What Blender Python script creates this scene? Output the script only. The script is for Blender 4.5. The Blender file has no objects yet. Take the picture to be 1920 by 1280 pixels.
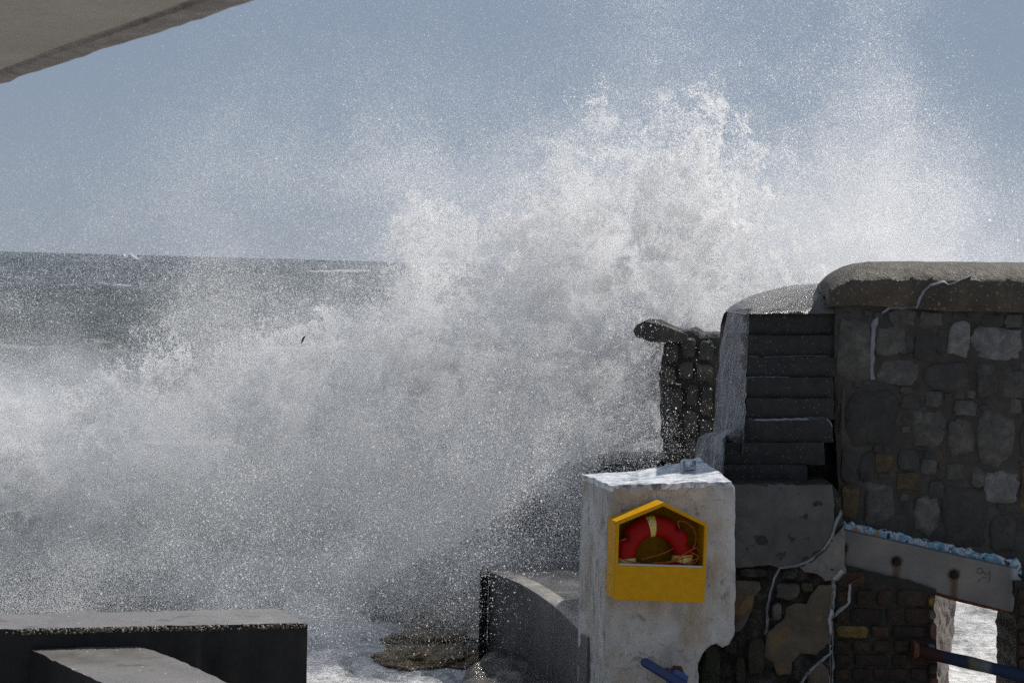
import bpy, bmesh, math, random
import numpy as np
from mathutils import Vector, Matrix, noise
from mathutils.geometry import delaunay_2d_cdt
from mathutils.bvhtree import BVHTree

sc = bpy.context.scene
COL = sc.collection
random.seed(7)

# ------------------------------------------------------------------ camera
F_PX = 3600.0
CAM = np.array([0, 0, 4.2])
_p, _r = math.radians(2.3), math.radians(1.52)
FW = np.array([0, math.cos(_p), -math.sin(_p)])
_R0 = np.array([1.0, 0, 0]); _U0 = np.array([0, math.sin(_p), math.cos(_p)])
RT = math.cos(_r) * _R0 + math.sin(_r) * _U0
UP = -math.sin(_r) * _R0 + math.cos(_r) * _U0
cd = bpy.data.cameras.new('camera'); cam = bpy.data.objects.new('camera', cd); COL.objects.link(cam)
cd.sensor_width = 36; cd.lens = F_PX / 1920 * 36; cd.clip_start = .1; cd.clip_end = 30000
cam.matrix_world = Matrix([[RT[i], UP[i], -FW[i], CAM[i]] for i in range(3)] + [[0, 0, 0, 1]])
cd.dof.use_dof = True; cd.dof.focus_distance = 16.8; cd.dof.aperture_fstop = 9
sc.camera = cam

# ------------------------------------------------------------------ sky, sun, exposure
SUN_EL, SUN_AZ = math.radians(51), math.radians(48)
w = bpy.data.worlds.new('World'); sc.world = w; w.use_nodes = True
wt = w.node_tree; bg = wt.nodes['Background']
sky = wt.nodes.new('ShaderNodeTexSky'); sky.sky_type = 'NISHITA'; sky.sun_disc = False
sky.sun_elevation = SUN_EL; sky.sun_rotation = SUN_AZ
sky.air_density = .9; sky.dust_density = .3; sky.ozone_density = 3
wm = wt.nodes.new('ShaderNodeMix'); wm.data_type = 'RGBA'; wm.inputs[0].default_value = .88
wm.inputs[7].default_value = (3.25, 3.95, 5.15, 1)      # pale even sea air, in the sky's own units
wt.links.new(sky.outputs[0], wm.inputs[6]); wt.links.new(wm.outputs[2], bg.inputs[0])
bg.inputs[1].default_value = .077
sl = bpy.data.lights.new('sun', 'SUN'); so = bpy.data.objects.new('sun', sl); COL.objects.link(so)
sl.energy = 4.7; sl.angle = math.radians(.5); sl.color = (1, .95, .885)
sdir = Vector((math.sin(SUN_AZ) * math.cos(SUN_EL), math.cos(SUN_AZ) * math.cos(SUN_EL), math.sin(SUN_EL)))
so.rotation_euler = sdir.to_track_quat('Z', 'Y').to_euler()
sc.view_settings.view_transform = 'Standard'; sc.view_settings.look = 'None'
sc.view_settings.exposure = 0.0; sc.view_settings.gamma = 1
sc.render.engine = 'CYCLES'
cy = sc.cycles
cy.use_denoising = False
cy.max_bounces = 12; cy.diffuse_bounces = 8; cy.glossy_bounces = 3; cy.transmission_bounces = 6
cy.volume_bounces = 3; cy.volume_step_rate = 2; cy.volume_max_steps = 64
cy.sample_clamp_indirect = 4

# ------------------------------------------------------------------ helpers
def ray(px, py):
    return Vector(FW + (px - 960) / F_PX * RT - (py - 640) / F_PX * UP)
C0 = Vector(CAM)
def at(px, py, Y):
    d = ray(px, py); return C0 + d * (Y / d.y)
def atz(px, py, z):
    d = ray(px, py); return C0 + d * ((z - C0.z) / d.z)

class Plane:
    """a wall plane through p0: t runs right, u up, w into the wall"""
    def __init__(s, px, py, Y, ang=0.0):
        s.p0 = at(px, py, Y); a = math.radians(ang)
        s.t = Vector((math.cos(a), math.sin(a), 0)); s.w = Vector((-math.sin(a), math.cos(a), 0)); s.u = Vector((0, 0, 1))
    def loc(s, px, py):
        d = ray(px, py); k = (s.p0 - C0).dot(s.w) / d.dot(s.w); q = C0 + d * k - s.p0
        return (q.dot(s.t), q.z)
    def locs(s, pts): return [s.loc(*q) for q in pts]
    def to(s, a, b, c=0.0): return s.p0 + s.t * a + s.u * b + s.w * c

def link(name, me, mat=None, parent=None, smooth=None):
    o = bpy.data.objects.new(name, me); COL.objects.link(o)
    if mat and not me.materials: me.materials.append(mat)
    if parent: o.parent = parent
    if smooth is not None:
        me.shade_smooth(); me.set_sharp_from_angle(angle=math.radians(smooth))
    return o
def mesh(name, V, Fc):
    me = bpy.data.meshes.new(name); me.from_pydata([tuple(v) for v in V], [], Fc); me.update(); return me
def tag(o, label=None, cat=None, group=None, kind=None):
    for k, v in (('label', label), ('category', cat), ('group', group), ('kind', kind)):
        if v: o[k] = v
    return o
def nz(v, s, seed=0, det=3):
    return noise.fractal(Vector((v[0] * s + seed, v[1] * s + seed * .7, v[2] * s)), .9, 2.0, det)

def resample(poly, step):
    out = []
    n = len(poly)
    for i in range(n):
        a, b = poly[i], poly[(i + 1) % n]
        L = math.hypot(b[0] - a[0], b[1] - a[1]); k = max(1, int(round(L / step)))
        for j in range(k): out.append((a[0] + (b[0] - a[0]) * j / k, a[1] + (b[1] - a[1]) * j / k))
    return out

def slab(name, P, poly, depth, mat, parent=None, step=.06, amp=.006, edge=.006, bev=.008, seed=0, nscale=6, front=0.0,
         skew=(0, 0), smooth=38, back=False):
    """a thick piece with outline poly (local to plane P), dense front with relief, worn edge, real depth"""
    area = sum(poly[i][0] * poly[(i + 1) % len(poly)][1] - poly[(i + 1) % len(poly)][0] * poly[i][1] for i in range(len(poly)))
    if area < 0: poly = poly[::-1]
    B = resample(poly, step)
    B = [(a + edge * nz((a, b, seed), 14, seed), b + edge * nz((a, b, seed + 5), 14, seed + 9)) for a, b in B]
    xs = [q[0] for q in B]; ys = [q[1] for q in B]
    I = []
    x = min(xs)
    rg = random.Random(seed)
    while x < max(xs):
        y = min(ys)
        while y < max(ys):
            I.append((x + rg.uniform(-.2, .2) * step, y + rg.uniform(-.2, .2) * step)); y += step
        x += step
    def inside(q):
        c = False; n = len(B); j = n - 1
        for i in range(n):
            if (B[i][1] > q[1]) != (B[j][1] > q[1]) and q[0] < (B[j][0] - B[i][0]) * (q[1] - B[i][1]) / (B[j][1] - B[i][1]) + B[i][0]: c = not c
            j = i
        return c
    Bn = np.array(B)
    I = [q for q in I if inside(q) and ((Bn - q) ** 2).sum(1).min() > (step * .55) ** 2]
    nb = len(B)
    vs, es, fs, ov, oe, of = delaunay_2d_cdt([Vector(q) for q in B + I], [], [list(range(nb))], 1, 1e-6)
    bset = {}
    for k, o in enumerate(ov):
        for s in o:
            if s < nb: bset[s] = k
    V = []
    border = set(bset.values())
    for k, q in enumerate(vs):
        c = front + amp * nz((q.x, q.y, seed), nscale, seed) + (bev if k in border else 0)
        V.append(P.to(q.x, q.y, c))
    Fc = [list(f)[::-1] if False else list(f) for f in fs]
    ring = [bset[i] for i in range(nb) if i in bset]
    nr = max(1, int(depth / max(step * 1.5, .05)))
    prev = ring
    for j in range(1, nr + 1):
        dd = depth * j / nr; cur = []
        for i, k in enumerate(ring):
            q = vs[k]; cur.append(len(V))
            V.append(P.to(q.x + skew[0] * dd + edge * .6 * nz((q.x, q.y, dd), 12, seed), q.y + skew[1] * dd + edge * .6 * nz((q.x, dd, q.y), 12, seed), front + dd))
        m = len(ring)
        for i in range(m):
            Fc.append([prev[i], cur[i], cur[(i + 1) % m], prev[(i + 1) % m]])
        prev = cur
    if back: Fc.append(prev)
    me = mesh(name, V, Fc)
    bm = bmesh.new(); bm.from_mesh(me); bmesh.ops.recalc_face_normals(bm, faces=bm.faces); bm.to_mesh(me); bm.free()
    return link(name, me, mat, parent, smooth)

def grid_obj(name, rows, mat, parent=None, smooth=60, close=False):
    """rows: list of equally long lists of points"""
    V = [p for r in rows for p in r]; n = len(rows[0]); Fc = []
    for j in range(len(rows) - 1):
        for i in range(n - 1):
            a = j * n + i; Fc.append([a, a + 1, a + n + 1, a + n])
        if close: Fc.append([j * n + n - 1, j * n, (j + 1) * n, (j + 1) * n + n - 1])
    me = mesh(name, V, Fc)
    bm = bmesh.new(); bm.from_mesh(me); bmesh.ops.recalc_face_normals(bm, faces=bm.faces); bm.to_mesh(me); bm.free()
    return link(name, me, mat, parent, smooth)

def tube_pts(path, r, n=8, flat=1.0, caps=True):
    V, Fc = [], []
    m = len(path)
    for i, p in enumerate(path):
        a = path[max(0, i - 1)]; b = path[min(m - 1, i + 1)]
        t = (b - a).normalized(); s = t.cross(Vector((0, 1, 0.01))).normalized(); u = s.cross(t).normalized()
        rr = r[i] if isinstance(r, (list, tuple)) else r
        for k in range(n):
            an = 2 * math.pi * k / n; V.append(p + s * math.cos(an) * rr + u * math.sin(an) * rr * flat)
    for i in range(m - 1):
        for k in range(n):
            Fc.append([i * n + k, i * n + (k + 1) % n, (i + 1) * n + (k + 1) % n, (i + 1) * n + k])
    if caps: Fc.append(list(range(n))[::-1]); Fc.append([(m - 1) * n + k for k in range(n)])
    return V, Fc
def tube(name, path, r, mat, parent=None, n=8, flat=1.0, smooth=50):
    V, Fc = tube_pts(path, r, n, flat); return link(name, mesh(name, V, Fc), mat, parent, smooth)
def boxm(name, P, a0, a1, b0, b1, c0, c1, mat, parent=None, bev=.004):
    bm = bmesh.new(); vs = [bm.verts.new(P.to(a, b, c)) for a in (a0, a1) for b in (b0, b1) for c in (c0, c1)]
    for f in ((0, 1, 3, 2), (4, 6, 7, 5), (0, 4, 5, 1), (2, 3, 7, 6), (0, 2, 6, 4), (1, 5, 7, 3)): bm.faces.new([vs[i] for i in f])
    bmesh.ops.recalc_face_normals(bm, faces=bm.faces)
    if bev: bmesh.ops.bevel(bm, geom=bm.edges[:], offset=bev, segments=2, affect='EDGES', profile=.6)
    me = bpy.data.meshes.new(name); bm.to_mesh(me); bm.free()
    return link(name, me, mat, parent, 40)

# ------------------------------------------------------------------ materials
class NT:
    def __init__(s, name):
        s.m = bpy.data.materials.new(name); s.m.use_nodes = True; s.t = s.m.node_tree
        s.b = s.t.nodes['Principled BSDF']; s.out = s.t.nodes['Material Output']
        s.geo = s.t.nodes.new('ShaderNodeNewGeometry').outputs['Position']
    def put(s, sock, v):
        if isinstance(v, (int, float, tuple, list, Vector)): sock.default_value = v
        elif v is not None: s.t.links.new(v, sock)
    def math(s, op, a, b=None, clamp=False):
        n = s.t.nodes.new('ShaderNodeMath'); n.operation = op; n.use_clamp = clamp; s.put(n.inputs[0], a); s.put(n.inputs[1], b); return n.outputs[0]
    def scale(s, v, k):
        n = s.t.nodes.new('ShaderNodeVectorMath'); n.operation = 'MULTIPLY'; s.put(n.inputs[0], v); n.inputs[1].default_value = k; return n.outputs[0]
    def noise(s, sc_, det=4, rough=.6, vec=None, dist=0, w=None):
        n = s.t.nodes.new('ShaderNodeTexNoise'); n.inputs['Scale'].default_value = sc_; n.inputs['Detail'].default_value = det
        n.inputs['Roughness'].default_value = rough; n.inputs['Distortion'].default_value = dist
        s.put(n.inputs['Vector'], vec or s.geo); return n.outputs[0]
    def vor(s, sc_, vec=None, feat='F1', out='Distance'):
        n = s.t.nodes.new('ShaderNodeTexVoronoi'); n.inputs['Scale'].default_value = sc_; n.feature = feat
        s.put(n.inputs['Vector'], vec or s.geo); return n.outputs[out]
    def ramp(s, f, stops):
        n = s.t.nodes.new('ShaderNodeValToRGB'); e = n.color_ramp.elements
        while len(e) < len(stops): e.new(.5)
        for q, (p_, c) in zip(e, stops): q.position = p_; q.color = (*c, 1) if not isinstance(c, float) else (c, c, c, 1)
        s.put(n.inputs[0], f); return n.outputs[0]
    def mix(s, f, a, b, mode='MIX'):
        n = s.t.nodes.new('ShaderNodeMix'); n.data_type = 'RGBA'; n.blend_type = mode
        s.put(n.inputs[0], f); s.put(n.inputs[6], (*a, 1) if isinstance(a, tuple) and len(a) == 3 else a)
        s.put(n.inputs[7], (*b, 1) if isinstance(b, tuple) and len(b) == 3 else b); return n.outputs[2]
    def bump(s, h, dist, strength=1.0, nrm=None):
        n = s.t.nodes.new('ShaderNodeBump'); n.inputs['Distance'].default_value = dist; n.inputs['Strength'].default_value = strength
        s.put(n.inputs['Height'], h)
        if nrm: s.t.links.new(nrm, n.inputs['Normal'])
        return n.outputs[0]
    def fin(s, col=None, rough=None, nrm=None, spec=None, metal=None):
        if col is not None: s.put(s.b.inputs['Base Color'], (*col, 1) if isinstance(col, tuple) and len(col) == 3 else col)
        if rough is not None: s.put(s.b.inputs['Roughness'], rough)
        if nrm is not None: s.t.links.new(nrm, s.b.inputs['Normal'])
        if spec is not None: s.put(s.b.inputs['Specular IOR Level'], spec)
        if metal is not None: s.put(s.b.inputs['Metallic'], metal)
        return s.m
    def attr(s, name):
        n = s.t.nodes.new('ShaderNodeAttribute'); n.attribute_name = name; return n.outputs['Fac']
    def objrand(s): return s.t.nodes.new('ShaderNodeObjectInfo').outputs['Random']

def rocky(name, stops, scale=5, fine=60, bdist=.012, rough=(.45, .8), spec=.4, speck=None, vary=0, streak=None, salt=None):
    n = NT(name)
    a = n.noise(scale, 8, .68, dist=.6); c = n.ramp(a, stops)
    f = n.noise(fine, 5, .7)
    c = n.mix(.55, c, n.ramp(f, [(.25, .42), (.75, .98)]), 'MULTIPLY')
    if streak:
        st = n.noise(streak[0], 4, .7, n.scale(n.geo, (1, 1, streak[1])))
        c = n.mix(n.ramp(st, [(streak[3], 0.0), (streak[3] + .12, 1.0)]), c, streak[2])
    if speck:
        v = n.noise(speck[0], 2, .5); c = n.mix(n.ramp(v, [(speck[1], 0.0), (speck[1] + .04, 1.0)]), c, speck[2])
    if salt:
        v = n.vor(salt[0]); c = n.mix(n.ramp(v, [(salt[1], 1.0), (salt[1] + .05, 0.0)]), c, salt[2])
    if vary:
        r = n.objrand(); c = n.mix(1.0, c, n.ramp(r, [(0, (1 - vary,) * 3), (.5, (1 - vary * .3, 1 - vary * .35, 1 - vary * .45)), (1, (1 + 0 * vary,) * 3)]), 'MULTIPLY')
    b = n.bump(n.math('ADD', n.math('MULTIPLY', f, .5), n.noise(scale * 3, 6, .7)), bdist)
    rr = n.t.nodes.new('ShaderNodeMapRange'); n.put(rr.inputs[0], n.noise(scale * 2, 4)); rr.inputs[1].default_value = .3; rr.inputs[2].default_value = .7
    rr.inputs[3].default_value = rough[0]; rr.inputs[4].default_value = rough[1]
    return n.fin(c, rr.outputs[0], b, spec)

M = {}
M['mortar'] = rocky('wall_mortar', [(.3, (.03, .027, .024)), (.55, (.062, .056, .048)), (.75, (.1, .093, .083))], 4, 70, .02)
M['stone'] = rocky('granite_stone', [(.3, (.05, .049, .047)), (.52, (.108, .104, .096)), (.72, (.2, .195, .185))], 9, 110, .014, vary=.45)
M['stone_light'] = rocky('pale_granite', [(.3, (.11, .109, .107)), (.52, (.22, .222, .22)), (.72, (.37, .375, .37))], 10, 120, .014, vary=.2)
M['stone_dark'] = rocky('dark_stone', [(.3, (.03, .03, .03)), (.55, (.058, .056, .052)), (.75, (.1, .095, .085))], 6, 90, .014, vary=.3)
M['stone_ochre'] = rocky('ochre_stone', [(.3, (.04, .032, .018)), (.52, (.1, .07, .03)), (.72, (.2, .14, .06))], 9, 90, .014, vary=.2)
M['coping'] = rocky('coping_concrete', [(.3, (.045, .033, .022)), (.52, (.09, .069, .047)), (.75, (.145, .115, .08))], 3, 60, .03, (.35, .7), speck=(42, .63, (.2, .185, .16)))
M['wet_cap'] = rocky('wet_cap_concrete', [(.3, (.07, .065, .06)), (.55, (.13, .12, .11)), (.75, (.2, .19, .18))], 5, 70, .03, (.18, .4), spec=.8)
M['step'] = rocky('wet_dark_step', [(.3, (.009, .009, .0085)), (.55, (.02, .0195, .019)), (.78, (.045, .043, .042))], 6, 60, .014, (.35, .7), salt=(28, .09, (.22, .22, .22)))
M['flank'] = rocky('limewashed_flank', [(.35, (.045, .047, .052)), (.5, (.14, .145, .16)), (.66, (.3, .31, .34))], 5, 50, .03, (.25, .6), streak=(24, .07, (.44, .46, .5), .53))
M['seawall'] = rocky('sea_wall_stone', [(.3, (.05, .046, .04)), (.52, (.11, .1, .085)), (.74, (.21, .185, .15))], 5, 40, .03, (.35, .7), vary=.3)
M['platform_side'] = rocky('wet_concrete_side', [(.3, (.05, .05, .05)), (.55, (.085, .085, .084)), (.75, (.13, .13, .13))], 2, 60, .006, (.35, .6), streak=(14, .08, (.16, .16, .16), .6))
M['platform_top'] = rocky('wet_concrete_top', [(.3, (.05, .05, .052)), (.5, (.1, .1, .1)), (.75, (.18, .178, .175))], 2.2, 30, .01, (.08, .4), spec=.7)
M['quay'] = rocky('quay_concrete', [(.3, (.3, .28, .25)), (.55, (.38, .36, .33)), (.75, (.45, .43, .4))], 1, 30, .006)
M['edge_band'] = rocky('pale_edge_concrete', [(.3, (.18, .17, .155)), (.55, (.3, .285, .26)), (.75, (.4, .38, .35))], 3, 60, .004, (.2, .5))
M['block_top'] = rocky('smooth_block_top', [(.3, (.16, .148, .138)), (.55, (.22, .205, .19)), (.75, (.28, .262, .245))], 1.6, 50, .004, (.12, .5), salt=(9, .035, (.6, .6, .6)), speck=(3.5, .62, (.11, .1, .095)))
M['block_side_shade'] = rocky('shade_black_side', [(.3, (.008, .008, .008)), (.6, (.016, .016, .017)), (.8, (.035, .035, .035))], 2, 30, .008, (.5, .8), streak=(9, .06, (.04, .04, .042), .62))  # backlit shade of the block sides put into the colour
M['aggregate'] = rocky('exposed_pebbles', [(.35, (.06, .05, .04)), (.5, (.16, .13, .1)), (.65, (.45, .4, .34))], 24, 90, .004, (.2, .5))
M['rock'] = rocky('seaweed_rock', [(.3, (.11, .07, .035)), (.5, (.32, .22, .12)), (.72, (.58, .47, .34))], 7, 50, .04, (.2, .6), spec=.6)
M['slope_shade_weed'] = rocky('slope_shade_weed_black', [(.3, (.008, .009, .009)), (.6, (.018, .018, .017)), (.8, (.04, .04, .036))], 2, 20, .05, (.35, .7))  # shade of the breakwater slope put into the colour; also colours the weed
M['ledge'] = rocky('wet_ledge', [(.3, (.03, .028, .026)), (.52, (.07, .062, .052)), (.72, (.16, .14, .12))], 3, 40, .02, (.05, .35), spec=.9)
M['render'] = rocky('grey_render', [(.3, (.05, .049, .047)), (.52, (.085, .083, .08)), (.75, (.13, .128, .122))], 2.6, 80, .006, (.5, .8), speck=(7, .64, (.02, .02, .02)))
M['rubble'] = rocky('rubble_core', [(.3, (.012, .011, .009)), (.52, (.04, .034, .026)), (.7, (.13, .12, .11))], 9, 60, .05, (.5, .9))
M['tan'] = rocky('tan_render', [(.3, (.06, .047, .03)), (.55, (.11, .088, .06)), (.75, (.16, .13, .09))], 3.5, 110, .008, (.6, .85), speck=(5, .62, (.13, .08, .03)))
M['patch'] = rocky('pale_patch', [(.3, (.1, .095, .085)), (.55, (.19, .18, .165)), (.75, (.27, .26, .24))], 5, 90, .008, (.6, .8))
M['moss'] = rocky('mossy_stone', [(.3, (.02, .02, .012)), (.55, (.05, .052, .025)), (.75, (.12, .115, .08))], 10, 60, .03)
M['seam'] = rocky('sealant', [(.3, (.17, .19, .21)), (.6, (.24, .26, .29)), (.8, (.32, .34, .37))], 10, 80, .003, (.5, .7))
M['seam_light'] = rocky('pale_sealant', [(.3, (.25, .26, .27)), (.6, (.36, .37, .38)), (.8, (.45, .46, .47))], 10, 80, .003, (.5, .7))
M['brick'] = rocky('dark_brick', [(.3, (.02, .012, .008)), (.5, (.05, .029, .018)), (.7, (.105, .064, .04))], 9, 50, .03, (.5, .8), vary=.5)
M['brick_yellow'] = rocky('lichen_brick', [(.3, (.06, .042, .008)), (.52, (.16, .105, .02)), (.72, (.3, .2, .05))], 14, 60, .015)
M['brick_bed'] = rocky('brick_mortar', [(.3, (.01, .01, .007)), (.55, (.025, .023, .015)), (.75, (.06, .056, .038))], 8, 60, .02)
M['jamb'] = rocky('rough_cast_jamb', [(.3, (.2, .17, .15)), (.52, (.36, .31, .28)), (.72, (.55, .5, .46))], 22, 90, .03, (.5, .8))
M['jamb_red'] = rocky('red_brick_arris', [(.3, (.06, .025, .017)), (.55, (.12, .05, .033)), (.75, (.22, .13, .1))], 12, 60, .012)
M['canopy'] = rocky('canopy_concrete', [(.3, (.35, .33, .30)), (.55, (.42, .4, .37)), (.75, (.48, .455, .42))], .9, 40, .004, (.7, .9))
M['canopy_lip'] = rocky('rough_canopy_lip', [(.3, (.22, .21, .2)), (.52, (.38, .365, .355)), (.72, (.5, .485, .47))], 5, 40, .03, (.7, .9), streak=(10, 4, (.2, .19, .17), .6))

def white_paint():
    n = NT('weathered_white_paint')
    c = n.ramp(n.noise(2.2, 7, .6, dist=.5), [(.3, (.3, .28, .25)), (.48, (.47, .455, .43)), (.7, (.6, .59, .575))])
    och = n.noise(3.1, 6, .65, n.scale(n.geo, (1.3, 1.3, .55)))
    c = n.mix(n.math('MULTIPLY', n.ramp(och, [(.48, 0.0), (.68, 1.0)]), .75), c, (.34, .25, .14))
    g = n.noise(5.5, 8, .75, dist=1.0)
    c = n.mix(n.math('MULTIPLY', n.ramp(g, [(.56, 0.0), (.64, 1.0)]), .68), c, (.15, .148, .12))
    pits = n.noise(46, 4, .7)
    c = n.mix(n.ramp(pits, [(.63, 0.0), (.68, 1.0)]), c, (.1, .1, .1))
    st = n.noise(20, 5, .7, n.scale(n.geo, (1, 1, .16)))
    side = n.t.nodes.new('ShaderNodeNewGeometry').outputs['Normal']
    sx = n.t.nodes.new('ShaderNodeSeparateXYZ'); n.t.links.new(side, sx.inputs[0])
    flank = n.math('LESS_THAN', sx.outputs[0], -.6)
    c = n.mix(n.math('MULTIPLY', flank, n.ramp(st, [(.55, 0.0), (.62, 1.0)])), c, (.2, .21, .22))
    b = n.bump(n.math('ADD', n.noise(9, 7, .7), n.math('MULTIPLY', pits, .35)), .022)
    return n.fin(c, .75, b, .3)
M['white'] = white_paint()
def top_paint():
    n = NT('flaking_white_top')
    a = n.noise(5, 8, .75, n.scale(n.geo, (1, 2.2, 1)), dist=1.4)
    c = n.ramp(a, [(.4, (.1, .12, .15)), (.47, (.4, .43, .48)), (.56, (.72, .74, .76))])
    return n.fin(c, .4, n.bump(n.noise(14, 6, .7), .015), .6)
M['white_top'] = top_paint()
def plain(name, col, rough=.5, spec=.5, metal=0, bs=60, bd=.001, vary=.12):
    n = NT(name); c = n.mix(vary, col, n.ramp(n.noise(bs * .3, 5), [(.3, .25), (.7, 1.0)]), 'MULTIPLY')
    return n.fin(c, rough, n.bump(n.noise(bs, 4), bd), spec, metal)
M['yellow'] = plain('yellow_gelcoat', (.62, .31, .002), .5, .15, vary=.25)
M['yellow_shade'] = plain('yellow_gelcoat_shaded', (.25, .115, .002), .8, .1, vary=.5)  # darker copy of the yellow, with the shade inside the cabinet painted in
M['red'] = plain('red_plastic', (.3, .006, .004), .45, .12, vary=.3)
M['hole'] = plain('recess_shade', (.01, .008, .008), .8, .2)
M['rope'] = plain('orange_rope', (.42, .08, .015), .7, .3, vary=.6)
M['lip'] = plain('pale_grey_lip', (.42, .42, .44), .4)
M['blue'] = plain('blue_enamel', (.006, .03, .13), .4, .5, vary=.5)
M['blue_light'] = plain('light_blue_enamel', (.012, .07, .24), .4, .5, vary=.5)
M['rust'] = rocky('rust', [(.35, (.04, .015, .006)), (.55, (.14, .045, .015)), (.7, (.28, .12, .05))], 26, 90, .01, (.7, .9))
M['black_bolt'] = rocky('corroded_bolt', [(.35, (.006, .004, .004)), (.55, (.014, .01, .008)), (.7, (.03, .018, .012))], 26, 90, .01, (.6, .9))
def tape():
    n = NT('printed_reflective_tape')
    ln = n.noise(1, 0, 0, n.scale(n.geo, (210, 40, 55)))
    c = n.mix(n.math('MULTIPLY', n.ramp(ln, [(.55, 0.0), (.6, 1.0)]), .7), (.62, .5, .12), (.18, .12, .03))
    return n.fin(c, .4)
M['tape'] = tape(); M['tape_plain'] = plain('reflective_tape', (.62, .5, .14), .4)
def beam_m():
    n = NT('galvanised_beam')
    c = n.ramp(n.noise(2.5, 5, .55), [(.3, (.1, .098, .098)), (.5, (.145, .138, .13)), (.7, (.2, .185, .165))])
    c = n.mix(.35, c, n.ramp(n.noise(90, 3, .6, n.scale(n.geo, (.2, 1, 1))), [(.3, .5), (.7, 1.0)]), 'MULTIPLY')
    c = n.mix(n.attr('rust'), c, (.055, .022, .007))
    c = n.mix(n.attr('pale'), c, (.36, .35, .34))
    return n.fin(c, .55, n.bump(n.noise(30, 5), .002), .5, .15)
M['beam'] = beam_m()
def flake_m():
    n = NT('flaking_blue_paint')
    a = n.noise(7, 5, .6)
    c = n.ramp(a, [(.38, (.08, .24, .36)), (.5, (.13, .33, .46)), (.6, (.2, .4, .52))])
    c = n.mix(n.ramp(n.noise(11, 7, .75, dist=1.5), [(.5, 0.0), (.52, 1.0)]), c, (.58, .59, .58))
    c = n.mix(n.ramp(n.noise(8.5, 6, .7, n.scale(n.geo, (1, 1, 1.01)), dist=.8), [(.60, 0.0), (.615, 1.0)]), c, (.02, .018, .015))
    c = n.mix(n.attr('orange'), c, (.5, .24, .03))
    return n.fin(c, .6, n.bump(n.noise(22, 6, .7), .003))
M['flake'] = flake_m()
def pipe_m():
    n = NT('painted_rusty_pipe')
    sx = n.t.nodes.new('ShaderNodeSeparateXYZ'); n.t.links.new(n.geo, sx.inputs[0])
    x = n.math('ADD', sx.outputs[0], n.math('MULTIPLY', n.noise(9, 5, .6), .09))
    mr = n.t.nodes.new('ShaderNodeMapRange'); n.put(mr.inputs[0], x); mr.inputs[1].default_value = 3.55; mr.inputs[2].default_value = 4.45
    c = n.ramp(mr.outputs[0], [(0, (.02, .008, .005)), (.38, (.03, .013, .01)), (.48, (.014, .022, .05)), (.64, (.016, .026, .05)), (.68, (.1, .1, .05)), (.76, (.09, .1, .09)), (.84, (.12, .13, .13)), (.9, (.014, .026, .06))])
    return n.fin(c, .75, n.bump(n.noise(40, 6), .01), .2)
M['pipe'] = pipe_m()

def foam_water():
    n = NT('sea_water')
    sx = n.t.nodes.new('ShaderNodeSeparateXYZ'); n.t.links.new(n.geo, sx.inputs[0])
    xl_ = n.math('MULTIPLY', n.math('LESS_THAN', sx.outputs[0], -2.7), -6.0)
    xr_ = n.math('MULTIPLY', n.math('GREATER_THAN', sx.outputs[0], 2.2), 18.0)
    ye = n.math('ADD', n.math('ADD', 21.6, n.math('ADD', xl_, xr_)), n.math('MULTIPLY', n.noise(.5, 4), 1.6))
    near = n.math('SUBTRACT', 1.0, n.math('DIVIDE', n.math('SUBTRACT', sx.outputs[1], ye), 2.0), True)
    f1 = n.noise(1.4, 8, .65, n.scale(n.geo, (1, .6, 1)), dist=1.2)
    f2 = n.noise(.09, 7, .7, n.scale(n.geo, (.5, 1.5, 1)), dist=.6)
    fn = n.math('MULTIPLY', near, n.ramp(f1, [(.3, .25), (.5, 1.0)]))
    ff = n.math('MULTIPLY', n.ramp(f2, [(.60, 0.0), (.68, 1.0)]), .55)
    foam = n.math('MAXIMUM', fn, ff)
    fc = n.ramp(n.noise(4.5, 7, .7, dist=.8), [(.3, (.42, .39, .35)), (.45, (.66, .65, .63)), (.6, (.85, .85, .85))])
    wc = n.ramp(n.noise(.05, 5, .6, n.scale(n.geo, (.6, 1.6, 1))), [(.35, (.006, .012, .009)), (.65, (.022, .034, .026))])
    c = n.mix(foam, wc, fc)
    r = n.math('ADD', .32, n.math('MULTIPLY', foam, .3))
    b = n.bump(n.noise(9, 7, .7, dist=.6), .05, 1)
    b2 = n.bump(n.noise(.8, 6, .7, n.scale(n.geo, (.6, 1.2, 1))), .35, .8, b)
    return n.fin(c, r, b2, .3)
M['water'] = foam_water()
def foam_m():
    n = NT('sea_foam'); c = n.ramp(n.noise(6, 6, .7), [(.3, (.45, .45, .45)), (.6, (.8, .8, .81))]); return n.fin(c, .6, n.bump(n.noise(8, 6, .7), .08), .3)
M['foam'] = foam_m()
def spray_m(name, tr):
    n = NT(name); n.t.nodes.remove(n.b)
    mx = n.t.nodes.new('ShaderNodeMixShader'); D = n.t.nodes.new('ShaderNodeBsdfDiffuse'); T = n.t.nodes.new('ShaderNodeBsdfTranslucent')
    D.inputs[0].default_value = T.inputs[0].default_value = (.962, .957, .95, 1); mx.inputs[0].default_value = tr
    n.t.links.new(D.outputs[0], mx.inputs[1]); n.t.links.new(T.outputs[0], mx.inputs[2]); n.t.links.new(mx.outputs[0], n.out.inputs[0])
    return n.m
M['spray'] = spray_m('airborne_water', .65)

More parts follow.
